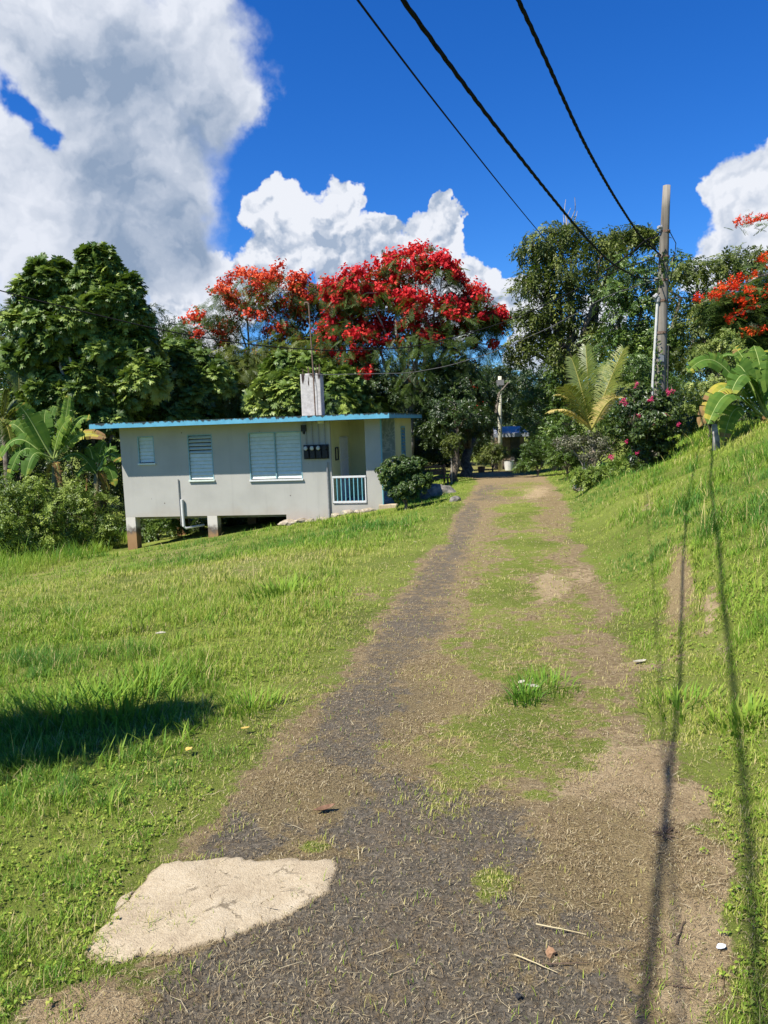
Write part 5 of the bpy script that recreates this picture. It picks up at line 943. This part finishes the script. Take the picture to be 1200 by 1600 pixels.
# ---- backdrop trees behind everything, copies of two kinds
def proto(name, label, mat, seed):
    root = thing(name, (0, 0, 0), label, 'tree', 'backdrop trees'); e = Geo(); B = [(np.array([x, y, z]), r) for x, y, z, r in ((0, 0, 6, 2.4), (1.8, .4, 5, 2), (-1.9, -.3, 5, 2), (.4, -1.2, 4, 2), (-.5, 1, 7.4, 1.7), (1.2, -.5, 2.6, 1.8), (-1.4, .2, 2.6, 1.8), (0, 0, 1.5, 1.6))]
    crown(e, B, 1.7, SPRIG, .6, nsub=1.1); e.build('crown', mat, root); e = Geo(); e.tube([[0, 0, -.5], [.1, 0, 2.5], [0, .1, 5]], [.3, .24, .12], 8); e.build('trunk', BARK, root, True); return root
PA = proto('backdrop_tree', 'x', M_DARK, 1); PB2 = proto('backdrop_tree', 'x', M_MID, 2)
BT = [(-27, 38, 1.05), (-21, 44, 1.05), (-15, 47, 1.05), (-9, 50, .9), (-3, 52, .85), (2, 56, .75), (8, 62, .55), (13, 60, .62), (18, 50, 1.0), (24, 44, 1.05), (29, 38, 1.1), (-33, 32, 1.0), (34, 32, 1.1)]
lab = ['evergreen in the backdrop of trees behind the left palms', 'evergreen in the backdrop behind the tall breadfruit tree', 'evergreen in the backdrop behind the dark round tree', 'evergreen in the backdrop behind the orange red flame tree', 'evergreen in the backdrop between the two flame trees', 'evergreen in the backdrop behind the crimson flame tree', 'low evergreen far off in the gap beyond the hut', 'low evergreen far off behind the vine smothered mound', 'evergreen in the backdrop behind the big drooping tree', 'evergreen in the backdrop behind the utility pole', 'evergreen in the backdrop at far right behind the banana plant', 'evergreen in the backdrop outside the left edge', 'evergreen in the backdrop outside the right edge']
for i, ((x, y, s), l) in enumerate(zip(BT, lab)):
    src = PA if i % 2 == 0 else PB2; loc = (x, y, hz(x, y)-.2)
    if i < 2: src.location = tuple(float(v) for v in loc); src.rotation_euler[2] = i*2.; src.scale = (s,)*3; src['label'] = l
    else: dup(src, loc, i*1.7, l, s)
# ================================================================== SKY, SUN, CAMERA
W = bpy.data.worlds.new('World'); SC.world = W; W.use_nodes = True; nt = W.node_tree; N = nt.nodes; L = nt.links; N.clear()
EL, AZ = math.radians(55), math.radians(52)
sky = N.new('ShaderNodeTexSky'); sky.sky_type = 'NISHITA'; sky.sun_disc = False; sky.sun_elevation = EL; sky.sun_rotation = math.radians(180+52); sky.air_density = 1.0; sky.dust_density = .3; sky.ozone_density = 2.5
tc = N.new('ShaderNodeTexCoord')
hs = N.new('ShaderNodeHueSaturation'); hs.inputs['Saturation'].default_value = 1.36; hs.inputs['Value'].default_value = 1.2; L.new(sky.outputs[0], hs.inputs['Color']); skyc = mixc(N, L, 1.0, hs.outputs[0], (.50, .87, 1.40), 'MULTIPLY')
D = tc.outputs['Generated']
def vmath(op, a, b=None):
    m = N.new('ShaderNodeVectorMath'); m.operation = op
    for i, v in enumerate((a, b)):
        if v is None: continue
        if isinstance(v, tuple): m.inputs[i].default_value = v
        else: L.new(v, m.inputs[i])
    return m
def tex(vec, scale, detail, rough, kind='noise'):
    n = N.new('ShaderNodeTexNoise'); n.inputs['Scale'].default_value = scale; n.inputs['Detail'].default_value = detail; n.inputs['Roughness'].default_value = rough; L.new(vec, n.inputs['Vector']); return n
w1 = tex(D, 5.5, 2, .5); w1v = vmath('SUBTRACT', w1.outputs['Color'], (.5, .5, .5)); sc1 = N.new('ShaderNodeVectorMath'); sc1.operation = 'SCALE'; sc1.inputs['Scale'].default_value = .10; L.new(w1v.outputs[0], sc1.inputs[0])
w2 = tex(D, 24, 4, .6); w2v = vmath('SUBTRACT', w2.outputs['Color'], (.5, .5, .5)); sc2 = N.new('ShaderNodeVectorMath'); sc2.operation = 'SCALE'; sc2.inputs['Scale'].default_value = .055; L.new(w2v.outputs[0], sc2.inputs[0])
DW = vmath('ADD', vmath('ADD', D, sc1.outputs[0]).outputs[0], sc2.outputs[0]).outputs[0]
def dirr(px, py): d = ray(px, py); return tuple(nrm(d)), np.linalg.norm(d)
def field(L_, vec):
    acc = None
    for (px, py, r) in L_:
        c, l = dirr(px, py); dn = vmath('DISTANCE', vec, c).outputs['Value']; v = math_(N, L, 'MULTIPLY_ADD', dn, -1.0/(r/FPX/l), 1.0)
        if acc is None: acc = v
        else:
            m = N.new('ShaderNodeMath'); m.operation = 'SMOOTH_MAX'; L.new(acc, m.inputs[0]); L.new(v, m.inputs[1]); m.inputs[2].default_value = .25; acc = m.outputs[0]
    return acc
def mrange(v, a, b, c=0., d=1.):
    m = N.new('ShaderNodeMapRange'); m.interpolation_type = 'SMOOTHSTEP'; L.new(v, m.inputs['Value'])
    for k, q in zip(('From Min', 'From Max', 'To Min', 'To Max'), (a, b, c, d)): m.inputs[k].default_value = q
    return m.outputs[0]
BIG = [(90, 40, 190), (250, 70, 120), (330, 130, 105), (385, 160, 55), (200, 250, 170), (60, 330, 170), (230, 370, 130), (110, 460, 150), (300, 420, 60), (285, 300, 80), (310, -60, 70), (-60, 200, 150), (290, 20, 80)]
CUM = [(520, 300, 48), (445, 298, 42), (420, 340, 48), (490, 350, 75), (580, 350, 42), (640, 355, 50), (668, 318, 32), (690, 345, 30), (560, 410, 90), (420, 410, 60), (680, 395, 45), (350, 455, 70), (270, 470, 48), (245, 450, 32), (640, 440, 90), (740, 440, 50), (780, 450, 40), (300, 510, 80), (720, 480, 60), (820, 470, 45), (850, 545, 60), (930, 480, 40)]
RGT = [(1150, 310, 62), (1195, 290, 62), (1110, 300, 34), (1170, 370, 70), (1240, 330, 110), (1120, 400, 55), (1085, 420, 34), (1230, 225, 50)]
fb_ = field(BIG, DW); fc_ = field(CUM, DW); fr_ = field(RGT, DW)
DS = vmath('ADD', D, sc1.outputs[0]).outputs[0]; DM = vmath('MULTIPLY_ADD', sc2.outputs[0], (.5, .5, .5)); L.new(DS, DM.inputs[2]); DM = DM.outputs[0]
hole = field([(22, 160, 40), (58, 198, 30)], DW)
bigA = math_(N, L, 'SUBTRACT', fb_, mrange(hole, -.3, 1.0, 0, .62))
aB = mrange(bigA, -.02, .42); aC = mrange(fc_, .10, .22); aR = mrange(fr_, .08, .26)
# soft relief: brightness differences towards the light
off_ = vmath('ADD', DW, (-.018, -.004, .026)).outputs[0]
r1 = tex(DW, 9, 4, .58); r2 = tex(off_, 9, 4, .58); rel = math_(N, L, 'SUBTRACT', r1.outputs['Fac'], r2.outputs['Fac'])
off2 = vmath('ADD', DW, (-.006, -.002, .008)).outputs[0]
v1 = N.new('ShaderNodeTexVoronoi'); v1.feature = 'F1'; v1.inputs['Scale'].default_value = 16; v1.inputs['Detail'].default_value = 2; v1.inputs['Roughness'].default_value = .5; L.new(DW, v1.inputs['Vector'])
v2 = N.new('ShaderNodeTexVoronoi'); v2.feature = 'F1'; v2.inputs['Scale'].default_value = 16; v2.inputs['Detail'].default_value = 2; v2.inputs['Roughness'].default_value = .5; L.new(off2, v2.inputs['Vector'])
relv = math_(N, L, 'SUBTRACT', v2.outputs['Distance'], v1.outputs['Distance'])
# thick parts of the big cloud are grey
gB = mrange(field([(200, 130, 150), (300, 190, 110), (190, 300, 150), (280, 370, 100), (90, 90, 90), (200, 420, 90)], DM), -.1, 1.0)
gC = mrange(field([(405, 395, 56), (540, 430, 100), (380, 440, 90), (670, 420, 60), (740, 480, 80), (860, 560, 70), (480, 370, 40), (600, 390, 50)], DM), -.1, .9)
gR = mrange(field([(1150, 390, 60), (1190, 330, 40), (1100, 400, 30)], DW), .0, .9)
def cloudcol(gray, white, grey, ka, kb):
    g_ = math_(N, L, 'MULTIPLY_ADD', rel, -ka, gray); g_ = math_(N, L, 'MULTIPLY_ADD', relv, -kb, g_, True); return mixc(N, L, g_, white, grey)
S_ = 1/.055/1.74
wh = tuple(v*S_ for v in (.86, .89, .96)); gy_ = tuple(v*S_ for v in (.28, .37, .52)); gm = tuple(v*S_ for v in (.38, .47, .62))
gBn = math_(N, L, 'MULTIPLY_ADD', gB, .86, .14)
c = mixc(N, L, aC, skyc, cloudcol(math_(N, L, 'MULTIPLY_ADD', gC, .7, .10), wh, gm, 2.4, 3.2))
c = mixc(N, L, aR, c, cloudcol(math_(N, L, 'MULTIPLY_ADD', gR, .5, .12), wh, gm, 1.4, 1.6))
c = mixc(N, L, aB, c, cloudcol(gBn, tuple(v*S_ for v in (.80, .84, .93)), gy_, 1.5, .5))
bg = N.new('ShaderNodeBackground'); bg.inputs['Strength'].default_value = .055; out = N.new('ShaderNodeOutputWorld'); L.new(c, bg.inputs[0]); L.new(bg.outputs[0], out.inputs[0])
W.cycles.sampling_method = 'MANUAL'; W.cycles.sample_map_resolution = 512
su = bpy.data.lights.new('sun', 'SUN'); su.energy = 5; su.angle = math.radians(.53); su.color = (1, .955, .88)
so_ = bpy.data.objects.new('sun', su); COL.objects.link(so_); so_.rotation_euler = Vector(SD).to_track_quat('Z', 'Y').to_euler(); so_.location = (-20, -10, 40)
cd = bpy.data.cameras.new('camera'); co = bpy.data.objects.new('camera', cd); COL.objects.link(co); SC.camera = co
from mathutils import Matrix
Mx = Matrix(((CR[0], CU[0], -FW[0], CAM[0]), (CR[1], CU[1], -FW[1], CAM[1]), (CR[2], CU[2], -FW[2], CAM[2]), (0, 0, 0, 1))); co.matrix_world = Mx
cd.sensor_fit = 'HORIZONTAL'; cd.sensor_width = 36; cd.lens = 36*FPX/1200; cd.clip_start = .05; cd.clip_end = 3000
SC.render.resolution_x = 768; SC.render.resolution_y = 1024
SC.view_settings.view_transform = 'Standard'; SC.view_settings.look = 'None'; SC.view_settings.exposure = .8; SC.view_settings.gamma = 1
SC.cycles.max_bounces = 6; SC.cycles.diffuse_bounces = 3; SC.cycles.transmission_bounces = 3; SC.cycles.glossy_bounces = 2; SC.cycles.use_denoising = True
